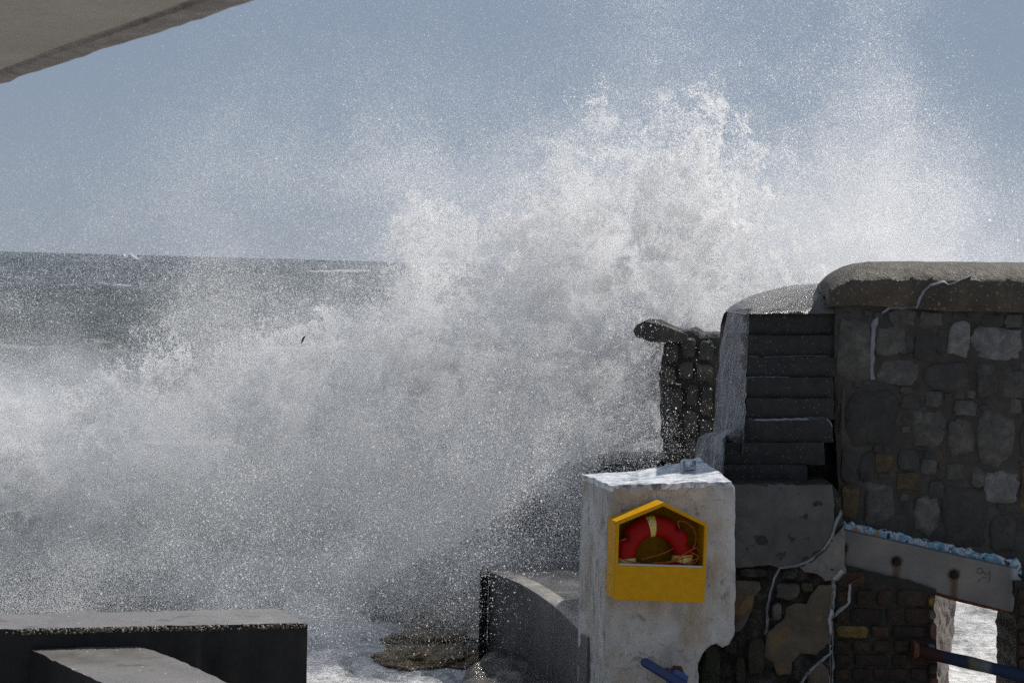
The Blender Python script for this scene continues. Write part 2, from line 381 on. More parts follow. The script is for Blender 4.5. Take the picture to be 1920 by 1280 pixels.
# ================================================================== THE SETTING
# sea: one fan-shaped sheet out to the horizon
def fnoise(n, pw, seed, dim=3):
    g = np.random.default_rng(seed).standard_normal((n,) * dim); f = np.fft.fftn(g); k = np.fft.fftfreq(n) * n
    K = np.sqrt(sum((k.reshape([-1 if a == b else 1 for b in range(dim)])) ** 2 for a in range(dim))); K.flat[0] = 1e9
    o = np.real(np.fft.ifftn(f * K ** (-pw))); return ((o - o.mean()) / o.std()).astype(np.float32)
def samp2(g, x, y):
    n = g.shape[0]; i = np.floor(x).astype(int); j = np.floor(y).astype(int); fx = x - i; fy = y - j
    fx = fx * fx * (3 - 2 * fx); fy = fy * fy * (3 - 2 * fy)
    i %= n; j %= n; i2 = (i + 1) % n; j2 = (j + 1) % n
    return (g[i, j] * (1 - fx) + g[i2, j] * fx) * (1 - fy) + (g[i, j2] * (1 - fx) + g[i2, j2] * fx) * fy
H1 = fnoise(256, 1.5, 21, 2); H2 = fnoise(256, 1.3, 22, 2)
Yr = np.concatenate([np.arange(16.2, 32, .055), np.geomspace(32, 12000, 260)]); Un = np.linspace(-1, 1, 380)
YY, UU = np.meshgrid(Yr, Un, indexing='ij'); XX = UU * (YY * .36 + 1.5)
chop = .055 * (1 - np.abs(samp2(H1, XX * 7, YY * 5))) + .03 * samp2(H2, XX * 19, YY * 14)
chop *= np.clip((34 - YY) / 6, .25, 1)
swell = 1.5 * (.32 * samp2(H2, XX * .9 + 9, YY * 2.2) + .5 * samp2(H1, XX * .16, YY * .5)) * np.clip((YY - 27) / 20, 0, 1)
ZZ = chop + swell * np.clip(900 / YY, 0, 1)
ZZ -= .02
nr_, nc_ = YY.shape
V = np.stack([XX, YY, ZZ], -1).reshape(-1, 3)
ii = np.arange((nr_ - 1) * nc_).reshape(nr_ - 1, nc_)[:, :-1].ravel()
Fq = np.stack([ii, ii + 1, ii + nc_ + 1, ii + nc_], 1)
me = bpy.data.meshes.new('sea'); me.vertices.add(len(V)); me.vertices.foreach_set('co', V.astype(np.float32).ravel())
me.loops.add(Fq.size); me.loops.foreach_set('vertex_index', Fq.ravel().astype(np.int32)); me.polygons.add(len(Fq))
me.polygons.foreach_set('loop_start', np.arange(0, Fq.size, 4, dtype=np.int32)); me.update(calc_edges=True)
sea = link('sea', me, M['water'], None, 80); tag(sea, kind='structure')

def whitecap(px0, py0, px1, py1, hgt, seed):
    A_, B_ = atz(px0, py0, .1), atz(px1, py1, .1); rows = []
    for i in range(60):
        t = i / 59; c = A_.lerp(B_, t); e = math.sin(math.pi * t) ** .5; L = (B_ - A_).length; r_ = []
        for k in range(12):
            a = math.pi * k / 11; q = c + Vector((0, -math.cos(a) * hgt * 1.8 * e, math.sin(a) * hgt * e - .1)); q += Vector((0, 0, 1)) * hgt * .6 * e * nz((t * 9, k * .4, seed), 1, seed); q.y += L * .1 * nz((t * 2, 0, seed), 1, 3); r_.append(q)
        rows.append(r_)
    o = grid_obj('whitecap', rows, M['foam'], None, 70); tag(o, kind='stuff'); return o
whitecap(222, 567, 345, 586, .55, 1); whitecap(214, 486, 262, 489, 3.5, 2)
# quay ground under and behind the viewpoint
gr = link('ground', mesh('ground', [(-60, -60, -.1), (60, -60, -.1), (60, 16.6, -.1), (-60, 16.6, -.1)], [(0, 1, 2, 3)]), M['quay']); tag(gr, kind='structure')

# rock ledge at the foot of the platform
def hmap(name, x0, x1, y0, y1, step, fz, mat, parent=None, smooth=60):
    nx = int((x1 - x0) / step) + 1; ny = int((y1 - y0) / step) + 1
    rows = [[Vector((x0 + (x1 - x0) * i / (nx - 1), y0 + (y1 - y0) * j / (ny - 1), 0)) for i in range(nx)] for j in range(ny)]
    for r_ in rows:
        for v in r_: v.z = fz(v.x, v.y)
    return grid_obj(name, rows, mat, parent, smooth)
def ledge_z(x, y):
    edge = (x + .62 - .12 * (y - 19) + .25 * nz((x, y, 0), 1.1, 3)) / .5
    k = min(1, max(0, edge)); k = k * k * (3 - 2 * k)
    return -.3 + k * (.58 + .05 * nz((x, y, 0), 3, 4)) + .03 * nz((x, y, 1), 9, 2)
ledge = hmap('rock_ledge', -2.0, 1.3, 16.3, 21.6, .05, ledge_z, M['ledge']); tag(ledge, kind='structure')

# ================================================================== CONCRETE BLOCKS, BOTTOM LEFT
ZA = C0.z - 2.65
def flat_block(name, top, zt, zb, label, cat, seed, step=.05, edge=.012, mats=(M['block_top'], M['block_side_shade'])):
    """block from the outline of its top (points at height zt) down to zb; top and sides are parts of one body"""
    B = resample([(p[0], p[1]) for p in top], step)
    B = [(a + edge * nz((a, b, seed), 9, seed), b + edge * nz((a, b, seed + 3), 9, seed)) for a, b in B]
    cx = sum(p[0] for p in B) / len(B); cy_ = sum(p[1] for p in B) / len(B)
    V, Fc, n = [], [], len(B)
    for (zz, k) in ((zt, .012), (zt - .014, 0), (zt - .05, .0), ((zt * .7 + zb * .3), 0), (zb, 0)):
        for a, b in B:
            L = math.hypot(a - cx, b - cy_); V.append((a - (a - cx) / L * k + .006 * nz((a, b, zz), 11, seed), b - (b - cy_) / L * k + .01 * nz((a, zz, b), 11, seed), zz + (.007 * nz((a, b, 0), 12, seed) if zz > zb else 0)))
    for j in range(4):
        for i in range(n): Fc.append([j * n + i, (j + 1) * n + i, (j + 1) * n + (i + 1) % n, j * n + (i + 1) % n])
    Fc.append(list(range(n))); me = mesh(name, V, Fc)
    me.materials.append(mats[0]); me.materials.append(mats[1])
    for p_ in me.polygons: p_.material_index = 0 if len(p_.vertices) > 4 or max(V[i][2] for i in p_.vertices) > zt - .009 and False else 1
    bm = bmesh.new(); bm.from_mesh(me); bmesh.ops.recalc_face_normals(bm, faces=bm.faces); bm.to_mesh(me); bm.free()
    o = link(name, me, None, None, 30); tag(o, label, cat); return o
fl, fr = atz(-200, 1184, ZA), atz(577, 1167, ZA); bl, br = atz(-200, 1155, ZA), atz(525, 1140, ZA)
blockA = flat_block('concrete_block', [fl, fr, br, bl], ZA, -.3, 'long low concrete block with pale smooth top and front blackened as shade, spray behind it', 'concrete block', 11)
ZB = ZA - .14
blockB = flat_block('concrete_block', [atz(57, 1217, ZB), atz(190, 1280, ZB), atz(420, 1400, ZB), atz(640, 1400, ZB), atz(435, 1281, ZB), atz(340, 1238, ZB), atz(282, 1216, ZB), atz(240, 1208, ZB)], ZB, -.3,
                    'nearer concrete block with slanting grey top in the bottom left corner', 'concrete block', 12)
# broken pebbly arris of the long block
def pebbles(name, parent, a, b, n, seed, mat, spread=(.03, .035), size=(.006, .02)):
    rg = random.Random(seed); V, Fc = [], []
    for i in range(n):
        t_ = rg.random()
        if nz((t_ * 9, seed, 0), 1, 2) + rg.uniform(-.25, .25) < -.12: continue
        q = a.lerp(b, t_) + Vector((0, rg.uniform(-.012, spread[0]), rg.uniform(-spread[1], .006))); s = rg.uniform(*size); k = len(V)
        bm = bmesh.new(); bmesh.ops.create_icosphere(bm, subdivisions=1, radius=s)
        for v in bm.verts: V.append(q + v.co * (1 + .35 * nz(v.co * 90, 1, i)))
        bm.verts.index_update()
        for f in bm.faces: Fc.append([k + v.index for v in f.verts])
        bm.free()
    o = link(name, mesh(name, V, Fc), mat, parent, 30); tag(o, kind='stuff'); return o
pebbles('exposed_pebbles', blockA, fl + Vector((0, -.012, -.01)), fr + Vector((-.02, -.012, -.01)), 900, 5, M['aggregate'], (.02, .025), (.004, .013))
# pale round plug on the front of the block
dq = at(547, 1186, 14.0 - .03); V = [dq + Vector((.011 * math.cos(a), -.006, .013 * math.sin(a))) for a in [k * math.pi / 6 for k in range(12)]]
V += [v + Vector((0, .03, 0)) for v in V]
plug = link('plug', mesh('plug', V, [list(range(12))] + [[i, (i + 1) % 12, 12 + (i + 1) % 12, 12 + i] for i in range(12)]), M['lip'], blockA)
tag(plug, 'small pale round plug')

# ================================================================== PLATFORM
ZP = 1.0
front = [atz(*q, ZP) for q in ((918, 1072), (945, 1082), (975, 1094), (1005, 1112), (1035, 1133), (1062, 1157), (1085, 1180), (1101, 1196))]
plat = flat_block('quay_platform', front + [Vector((1.6, 16.4, ZP)), Vector((1.9, 20.9, ZP)), atz(918, 1053, ZP)], ZP, -.25,
                  'low concrete platform with a curved edge, wet top, left of the white pillar', 'platform', 15, edge=.004, mats=(M['platform_top'], M['platform_side']))
rows = []
for k, z_, i_ in ((0, .004, .0), (1, .012, .02), (2, .012, .2), (3, .003, .21)):
    rows.append([Vector((f.x + i_ * .75, f.y + i_ * .66, ZP + z_)) for f in front])
grid_obj('edge_band', rows, M['edge_band'], plat, 60)
jp = flat_block('concrete_block', [atz(902, 1076, ZP - .01), atz(914.5, 1075, ZP - .01), atz(914.5, 1060, ZP - .01), atz(902, 1061, ZP - .01)], ZP - .01, -.2,
                'narrow dark concrete end piece beside the left corner of the platform', 'concrete block', 17, step=.03, mats=(M['platform_side'], M['block_side_shade']))

# ================================================================== ROCKS
def boulder(name, c, s, mat, label, seed, sub=4, rough=.3):
    bm = bmesh.new(); bmesh.ops.create_icosphere(bm, subdivisions=sub, radius=1)
    for v in bm.verts:
        d = v.co.normalized(); k = 1 + rough * nz(d, 1.6, seed, 5) + .09 * nz(d, 7, seed, 4) + .03 * nz(d, 19, seed, 2)
        v.co = Vector((d.x * k * s[0], d.y * k * s[1], d.z * k * s[2])) + Vector(c)
    me = bpy.data.meshes.new(name); bm.to_mesh(me); bm.free(); o = link(name, me, mat, None, 40); tag(o, label, 'rock'); return o
q = atz(800, 1228, .12); boulder('rock', (q.x + .02, q.y + .15, .03), (.6, .45, .15), M['rock'], 'brown wet rock in the foam between the long block and the platform', 3, 5)
q = atz(745, 1215, .1); boulder('rock', (q.x + .36, q.y + .5, .04), (.55, .3, .16), M['rock'], 'dark brown rock just behind the nearer brown rock in the foam', 9, 5)
q = atz(855, 1165, .1); boulder('rock', (q.x, q.y + .1, .1), (.62, .3, .17), M['rock'], 'low brown rock under the spray beside the platform corner', 14, 5)
PD = Plane(960, 1000, 22.1, 4)
slope = slab('breakwater_slope', PD, PD.locs([(676, 1200), (690, 1150), (735, 1118), (790, 1082), (850, 1062), (905, 1030), (960, 985), (1010, 940), (1070, 900), (1150, 872), (1260, 866), (1320, 866), (1320, 1260), (676, 1260)]), 1.4, M['slope_shade_weed'], None, .07, .12, .05, .1, 33, 2.2)
tag(slope, 'wet slope of the breakwater, its shade put into a near-black colour, veiled by falling spray behind the platform', 'breakwater')

# ================================================================== FAR SEA WALL
PS = Plane(1240, 650, 21.5, -7)
sw_poly = PS.locs([(1243, 650), (1255, 632), (1275, 622), (1300, 622), (1345, 629), (1375, 632), (1375, 980), (1252, 980), (1247, 870), (1238, 780), (1236, 700)])
swall = slab('sea_wall', PS, sw_poly, 1.2, M['seawall'], None, .06, .05, .03, .03, 31, 4); tag(swall, 'dark stone sea wall seen behind the steps with spray bursting over it', 'sea wall')
# bullnose lip standing out over the sea
prof = [(-.30, -.02), (-.34, .05), (-.31, .115), (-.22, .15), (-.08, .14), (.1, .075), (.26, .02), (.26, -.06), (.05, -.08), (-.15, -.07)]
lip0 = at(1245, 630, 21.3); rows = []
for k in range(12):
    rows.append([lip0 + Vector((x * (1 + .05 * nz((x, z, k), 5, 2)) + .012 * k, k * .1, z + .02 * nz((x, z, k * .3), 9, 4))) for x, z in prof] )
lipo = grid_obj('lip', rows, M['seawall'], swall, 50, close=True)
cap_f = link('lip_face', mesh('lip_face', rows[0], [list(range(len(prof)))]), M['seawall'], swall)
def stone_mesh(P, poly, h, seed, front=0.0, rings=((1, 0), (.94, .75), (.72, 1))):
    """cheap quarry-faced stone: outline, chamfer ring, face ring, centre"""
    cx = sum(p[0] for p in poly) / len(poly); cz = sum(p[1] for p in poly) / len(poly); V, Fc = [], []; n = len(poly)
    for j, (k, hh) in enumerate(rings):
        for a, b in poly: V.append(P.to(cx + (a - cx) * k, cz + (b - cz) * k, front - h * hh - (h * .25 * nz((a * k, b * k, seed), 9, seed) if j else 0)))
    V.append(P.to(cx, cz, front - h * (1 + .2 * nz((cx, cz, seed), 5, seed))))
    for j in range(len(rings) - 1):
        for i in range(n): Fc.append([j * n + i, j * n + (i + 1) % n, (j + 1) * n + (i + 1) % n, (j + 1) * n + i])
    L = (len(rings) - 1) * n
    for i in range(n): Fc.append([L + i, L + (i + 1) % n, len(V) - 1])
    return V, Fc
def stone_poly(x0, x1, z0, z1, seed, n=11, jit=.08, sq=.55):
    rg = random.Random(seed); out = []; cx, cz, rx, rz = (x0 + x1) / 2, (z0 + z1) / 2, abs(x1 - x0) / 2, abs(z1 - z0) / 2
    for k in range(n):
        a = 2 * math.pi * (k + rg.uniform(-.25, .25)) / n; c, s = math.cos(a), math.sin(a); j = 1 + rg.uniform(-jit, jit)
        out.append((cx + rx * math.copysign(abs(c) ** sq, c) * j, cz + rz * math.copysign(abs(s) ** sq, s) * j))
    return out
def stone(P, bb, mat, parent, seed, h=.03, name='stone', front=0.0, **kw):
    a0, b0 = P.loc(bb[0], bb[3]); a1, b1 = P.loc(bb[2], bb[1])
    V, Fc = stone_mesh(P, stone_poly(a0, a1, b0, b1, seed, **kw), h, seed, front)
    me = mesh(name, V, Fc); bm = bmesh.new(); bm.from_mesh(me); bmesh.ops.recalc_face_normals(bm, faces=bm.faces)
    c = sum((f.normal.dot(P.w) * f.calc_area() for f in bm.faces))
    if c > 0: bmesh.ops.reverse_faces(bm, faces=bm.faces)
    bm.to_mesh(me); bm.free()
    return link(name, me, mat, parent, 50)
for i, bb in enumerate([(1252, 642, 1274, 680), (1278, 634, 1306, 670), (1310, 640, 1340, 676), (1244, 686, 1268, 722), (1272, 676, 1302, 712), (1306, 682, 1338, 716),
                        (1247, 728, 1282, 772), (1287, 720, 1310, 762), (1314, 722, 1336, 780), (1246, 778, 1276, 818), (1281, 768, 1308, 812), (1312, 786, 1334, 826),
                        (1250, 824, 1280, 862), (1284, 818, 1306, 858)]):
    stone(PS, bb, M['seawall'], swall, 200 + i, .05, front=-.02, sq=.4, jit=.1)

# ================================================================== STEPS
steps = bpy.data.objects.new('concrete_steps', None); COL.objects.link(steps); steps.location = at(1480, 905, 16.9)
tag(steps, 'black wet concrete steps with whitewashed flank between white pillar and stone wall', 'steps')
bpy.context.view_layer.update()
def pin(o, parent):
    o.parent = parent; o.matrix_parent_inverse = parent.matrix_world.inverted(); return o
ys = [586, 627, 668, 706, 745, 786, 828, 870, 908]
xl = [1404, 1402, 1401, 1400, 1398, 1396, 1356, 1354]
xr = [1566, 1566, 1564, 1562, 1562, 1560, 1544, 1512]
ST = []
for i in range(8):
    Y = 17.4 - .05 * i
    Pq = Plane(1480, ys[i + 1], Y)
    A0 = Pq.locs([(xl[i], ys[i] + 1.5), (xr[i], ys[i] + 1.5), (xr[i] + 2, ys[i] + 8), (xr[i] + 2, ys[i + 1] + 1), (xl[i], ys[i + 1] + 1)])
    if i == 5: A0 = Pq.locs([(xl[i], ys[i] - 1), (1548, ys[i] - 3), (1558, ys[i] + 3), (1562, ys[i] + 12), (1562, ys[i + 1] + 1), (xl[i], ys[i + 1] + 1)])
    o = pin(slab('step', Pq, A0, .5, M['step'], None, .04, .008, .006, .006, 50 + i, 9), steps); ST.append((Pq, o))
Pb = Plane(1480, 700, 17.7)
pin(slab('core', Pb, Pb.locs([(1404, 600), (1575, 600), (1575, 1000), (1350, 1000), (1350, 840), (1400, 830)]), .9, M['step'], None, .08, .01, .01, .01, 61), steps)
# pale strips painted in for the lit tread edges
def strip_on(name, pts, width, targets, mat, parent, off=.006, seg=7, seed=1, thick=.006):
    """ribbon of sealant following the surface of the targets"""
    bvh = []
    for t in targets:
        bm = bmesh.new(); bm.from_mesh(t.data); bm.transform(t.matrix_world); bvh.append(BVHTree.FromBMesh(bm)); bm.free()
    def hit(px, py):
        d = ray(px, py).normalized(); best = None
        for b in bvh:
            h = b.ray_cast(C0, d)
            if h[0] is not None and (best is None or h[3] < best): best = h[3]
        return (C0 + d * (best - off)) if best else None
    P2 = []
    for i in range(len(pts) - 1):
        a, b = pts[i], pts[i + 1]; L = math.hypot(b[0] - a[0], b[1] - a[1]); k = max(1, int(L / seg))
        for j in range(k): P2.append((a[0] + (b[0] - a[0]) * j / k, a[1] + (b[1] - a[1]) * j / k))
    P2.append(pts[-1]); rg = random.Random(seed); V, Fc = [], []; last = None
    for i, q in enumerate(P2):
        a, b = P2[max(0, i - 1)], P2[min(len(P2) - 1, i + 1)]; L = math.hypot(b[0] - a[0], b[1] - a[1]) or 1
        nx, ny = -(b[1] - a[1]) / L, (b[0] - a[0]) / L; jx, jy = rg.uniform(-1.2, 1.2), rg.uniform(-1, 1)
        w_ = width(i / (len(P2) - 1)) if callable(width) else width
        w_ *= rg.uniform(1.1, 1.75)
        row = []
        for s in (-.5, -.25, .25, .5):
            h = hit(q[0] + jx * .5 + nx * w_ * s, q[1] + jy * .5 + ny * w_ * s)
            if h is None: h = last[len(row)] if last else hit(*q) or at(q[0], q[1], 17)
            if abs(s) == .5: h = h + ray(*q) * (off + .01)
            row.append(h)
        last = row; V += row
    for i in range(len(P2) - 1):
        for k in range(3): a = i * 4 + k; Fc.append([a, a + 1, a + 5, a + 4])
    me = mesh(name, V, Fc); o = link(name, me, mat, None, 60)
    return pin(o, parent) if parent.type == 'EMPTY' else setattr(o, 'parent', parent) or o
bpy.context.view_layer.update()
strip_on('lit_tread_line', [(1397, 785), (1430, 787), (1470, 786), (1510, 785), (1545, 783), (1556, 789), (1562, 800)], 4, [ST[5][1], ST[4][1]], M['seam'], steps, .004, 6, 3)
strip_on('lit_tread_line', [(1402, 668), (1440, 669), (1480, 668), (1520, 667), (1556, 668)], 1.8, [ST[2][1], ST[1][1]], M['seam'], steps, .004, 6, 4)
strip_on('lit_tread_line', [(1400, 707), (1440, 706), (1480, 707)], 2.2, [ST[3][1], ST[2][1]], M['seam'], steps, .004, 6, 5)
# flank (left side), upper run and lower stub
def flank(name, fr_, rr_, mat, seed, thick):
    """fr_/rr_: front and rear edge from top to bottom as (px,py,Y)"""
    n = 26; m = 10; rows = []
    def along(L, t):
        f = t * (len(L) - 1); i = min(int(f), len(L) - 2); k = f - i; a, b = L[i], L[i + 1]
        return at(a[0] + (b[0] - a[0]) * k, a[1] + (b[1] - a[1]) * k, a[2] + (b[2] - a[2]) * k)
    for j in range(n + 1):
        t = j / n; A_, B_ = along(fr_, t), along(rr_, t); r_ = []
        for i in range(m + 1):
            v = A_.lerp(B_, i / m); v = v + Vector((-1, -.25, 0)) * (.02 * nz(v, 5, seed) + .008 * nz(v, 22, seed)); r_.append(v)
        far = B_ + Vector((thick, .4, 0)); nearr = A_ + Vector((.06, .3, 0))
        r_.append(far); r_.insert(0, nearr); rows.append(r_)
    o = grid_obj(name, rows, mat, None, 45, close=True); return o
flk = flank('flank', [(1406, 578, 17.5), (1402, 650, 17.4), (1399, 730, 17.25), (1396, 800, 17.1), (1394, 850, 17.02)], [(1363, 583, 19.2), (1352, 640, 19.3), (1343, 720, 19.3), (1338, 800, 19.3), (1336, 850, 19.3)], M['flank'], 5, .3)
pin(flk, steps)
stub = flank('lower_flank', [(1357, 822, 16.95), (1355, 850, 16.92), (1354, 880, 16.9), (1353, 912, 16.88)], [(1309, 820, 18.0), (1304, 845, 18.0), (1302, 870, 18.0), (1300, 912, 18.0)], M['flank'], 8, .3)
pin(stub, steps)
# rounded top of the lower flank
rows = []
for j in range(10):
    t = j / 9; r_ = []
    for i in range(14):
        s = i / 13; px = 1309 + (1357 - 1309) * t + (36 * s * (1 - .25 * t)); Y = 18.0 - 1.05 * t + .18 * math.sin(s * math.pi) * .3
        py = 822 - 15 * math.sin(min(1, s * 1.25) * math.pi / 2) ** .8 + (4 - 8 * (t)) * s - 0 * t
        v = at(px, py, Y + .12 * s); v.z += .006 * nz(v, 14, 6); r_.append(v)
    rows.append(r_)
pin(grid_obj('flank_top', rows, M['flank'], None, 60), steps)
# domed cap over the steps
top_sil = [(1362, 584), (1370, 574), (1385, 565), (1400, 558), (1425, 549), (1450, 542), (1480, 536), (1510, 533), (1540, 531), (1572, 530), (1600, 530)]
def interp(L, x):
    for a, b in zip(L, L[1:]):
        if a[0] <= x <= b[0]: return a[1] + (b[1] - a[1]) * (x - a[0]) / (b[0] - a[0])
    return L[-1][1] if x > L[-1][0] else L[0][1]
rows = []
for i in range(30):
    s = i / 29; xb = 1402 + (1600 - 1402) * s; xt = 1362 + (1600 - 1362) * s
    b0 = at(xb, 588, 17.34); t0 = at(xt, interp(top_sil, xt), 18.55 + .6 * (1 - s) ** 2); r_ = [b0 + Vector((.0, .12, -.01))]
    for k in range(15):
        u_ = k / 14; v = Vector((b0.x + (t0.x - b0.x) * u_, b0.y + (t0.y - b0.y) * (1 - math.cos(u_ * math.pi / 2)) ** .9, b0.z + (t0.z - b0.z) * math.sin(u_ * math.pi / 2)))
        v += Vector((0, -1, .5)) * (.012 * nz(v, 6, 3) + .005 * nz(v, 30, 4)); r_.append(v)
    e = r_[-1]; r_ += [e + Vector((0, .25, -.03)), e + Vector((0, .5, -.15)), e + Vector((0, .6, -.5))]
    rows.append(r_)
cap = pin(grid_obj('cap', rows, M['wet_cap'], None, 60), steps)

# ================================================================== BIG STONE WALL
PW = Plane(1740, 780, 17.3, 0)
wall = slab('stone_wall', PW, PW.locs([(1568, 560), (2150, 575), (2150, 1150), (1905, 1145), (1792, 1120), (1582, 1066), (1576, 1000), (1572, 900), (1566, 800), (1564, 680)]),
            .9, M['mortar'], None, .05, .022, .012, .02, 71, 5, back=True)
tag(wall, 'high dark rubble stone wall with rounded brown coping at the right', 'wall')
cs = [(1554, 531), (1562, 520), (1575, 509), (1592, 500), (1612, 494), (1640, 490.5), (1700, 490), (1800, 491.5), (1900, 492), (2150, 498)]
cb = [(1554, 575), (1610, 571), (1680, 577), (1720, 579), (1770, 583), (1910, 585), (2150, 592)]
rows = []
for i in range(90):
    s = (i / 89) ** 1.0; px = 1553 + (2150 - 1553) * s; py1 = interp(cs, px); py0 = interp(cb, px)
    b0 = at(px, py0, 17.255); t0 = at(px, py1, 17.7); r_ = [b0 + Vector((0, .1, .005)), ]
    for k in range(14):
        u_ = k / 13; v = Vector((b0.x, b0.y - .05 * math.sin(u_ * math.pi) + (t0.y - b0.y) * (1 - math.cos(u_ * math.pi / 2)) ** 1.3, b0.z + (t0.z - b0.z) * math.sin(u_ * math.pi / 2) ** .95))
        v += Vector((0, -1, .4)) * (.012 * nz(v, 3, 8) + .005 * nz(v, 24, 9)); r_.append(v)
    e = r_[-1]; r_ += [e + Vector((0, .2, -.02)), e + Vector((0, .42, -.12)), e + Vector((0, .52, -.42))]; rows.append(r_)
rows.insert(0, [sum(rows[0], Vector()) / len(rows[0])] * len(rows[0]))
coping = grid_obj('coping', rows, M['coping'], wall, 60)
SL, SM, SD, SO = M['stone_light'], M['stone'], M['stone_dark'], M['stone_ochre']
stones = [((1572, 598, 1633, 708), SM), ((1645, 616, 1698, 663), SM), ((1647, 676, 1723, 718), SM), ((1714, 619, 1753, 676), SD), ((1779, 605, 1819, 665), SL), ((1824, 617, 1917, 671), SL),
          ((1735, 681, 1813, 728), SD), ((1831, 684, 1871, 744), SM), ((1878, 698, 1922, 746), SM), ((1668, 582, 1716, 610), SM), ((1722, 587, 1766, 611), SM), ((1789, 752, 1832, 776), SM),
          ((1779, 788, 1824, 853), SM), ((1832, 772, 1899, 868), SM), ((1588, 730, 1684, 832), SD), ((1710, 770, 1773, 838), SM), ((1893, 750, 1914, 774), SM), ((1621, 908, 1676, 980), SM),
          ((1680, 888, 1726, 916), SO), ((1640, 852, 1672, 882), SO), ((1741, 903, 1769, 934), SD), ((1775, 870, 1807, 896), SM), ((1847, 886, 1909, 938), SL), ((1711, 932, 1760, 998), SM),
          ((1767, 915, 1852, 1018), SD), ((1822, 878, 1845, 912), SM), ((1728, 862, 1756, 888), SM), ((1858, 962, 1902, 1034), SD), ((1576, 846, 1606, 905), SD), ((1578, 915, 1610, 975), SO),
          ((1690, 742, 1726, 764), SD), ((1735, 736, 1764, 762), SM), ((1686, 842, 1722, 880), SD), ((1612, 850, 1636, 900), SD), ((1757, 620, 1775, 660), SD), ((1840, 590, 1880, 611), SD),
          ((1885, 592, 1916, 612), SM), ((1698, 620, 1712, 660), SD), ((1912, 790, 1960, 860), SD), ((1912, 880, 1960, 950), SO), ((1655, 965, 1700, 1000), SD), ((1926, 600, 1990, 670), SM), ((1930, 690, 1990, 760), SM),
          ((1576, 716, 1584, 830), SM)]
for i, (bb, mt) in enumerate(stones):
    stone(PW, (bb[0] - 2, bb[1] - 2, bb[2] + 2, bb[3] + 2), mt, wall, 300 + i, .016, n=16, sq=.48, jit=.15)
rg = random.Random(12); taken = [b for b, m_ in stones]; fill = 0
for size, tries in (((30, 40), 500), ((20, 30), 900), ((13, 20), 1500), ((10, 13), 1500)):
    for _ in range(tries):
        w_, h_ = rg.uniform(*size) * rg.uniform(.9, 1.5), rg.uniform(*size) * rg.uniform(.7, 1.1); x, y = rg.uniform(1572, 1925), rg.uniform(582, 1040)
        x1, y1 = x + w_, y + h_
        if y1 > 976 + (x - 1582) * .222: continue
        if any(x < b[2] + 3 and x1 > b[0] - 3 and y < b[3] + 3 and y1 > b[1] - 3 for b in taken): continue
        taken.append((x, y, x1, y1)); fill += 1
        stone(PW, (x - 1, y - 1, x1 + 1, y1 + 1), rg.choice([SD, SD, SD, SM]) if rg.random() > .04 else SO, wall, 900 + fill, .010, n=12, sq=.5, jit=.2)
strip_on('sealed_crack', [(1637, 712), (1634, 690), (1636, 650), (1638, 610), (1645, 596), (1656, 585), (1668, 577), (1690, 578), (1719, 577), (1724, 560), (1731, 547), (1745, 535), (1770, 528), (1778, 534), (1790, 531), (1803, 524), (1822, 516)],
         lambda t: 8.5 if t < .35 else (4.5 if t < .6 else 5.5 * (1.15 - t) + 2), [wall, coping], M['seam'], wall, .012, 6, 7)
# flaking painted band above the beam
fp = [(1582, 976)]; rg = random.Random(2)
x = 1590
while x < 1912: fp.append((x, 976 + (x - 1582) * .222 + rg.uniform(-4, 5))); x += rg.uniform(4, 10)
fp += [(1914, 1056), (1916, 1078), (1582, 1003)]
PF = Plane(1740, 1020, 17.25)
flake = slab('painted_band', PF, PF.locs(fp), .12, M['flake'], wall, .016, .0, .003, .0005, 81, 20)
a_ = flake.data.attributes.new('orange', 'FLOAT', 'POINT')
oc = [(*PF.loc(1603, 994), .022), (*PF.loc(1645, 1000), .022), (*PF.loc(1623, 999), .015)]
for i, v in enumerate(flake.data.vertices):
    q = v.co - PF.p0; a_.data[i].value = max([1.0 if math.hypot(q.dot(PF.t) - a, q.z - b) < r_ * (1 + .4 * nz(q, 40, 1)) else 0.0 for a, b, r_ in oc])

# ================================================================== BEAM
PBm = Plane(1740, 1060, 17.0, -1.0)
bo = [(1582, 994), (1700, 1020), (1800, 1043), (1905, 1066), (1908, 1078), (1915, 1086), (1916, 1120), (1907, 1149), (1792, 1120), (1677, 1086), (1582, 1066)]
beam = slab('steel_beam', PBm, PBm.locs(bo), .16, M['beam'], None, .014, .001, .001, .002, 91, 3, back=True)
tag(beam, 'grey galvanised beam sloping across the wall above the opening, rust streaks under its bolts', 'beam')
bolts = [(1581, 1027), (1681, 1052), (1789, 1077), (1909, 1107)]
ra, pa = beam.data.attributes.new('rust', 'FLOAT', 'POINT'), beam.data.attributes.new('pale', 'FLOAT', 'POINT')
bl_ = [PBm.loc(*b) for b in bolts]; e0 = PBm.loc(1893, 1100)[0]
for i, v in enumerate(beam.data.vertices):
    q = v.co - PBm.p0; a, b = q.dot(PBm.t), q.z; k = 0
    for (ba, bb_) in bl_[:3]:
        if b < bb_: k = max(k, .95 * max(0, 1 - abs(a - ba - .008 * nz((b, 0, 0), 12, 1)) / .042) ** .5)
        k = max(k, .8 if math.hypot(a - ba, b - bb_) < .056 else 0)
    ra.data[i].value = min(1, k); pa.data[i].value = max(0, min(.75, (a - e0) * 18))
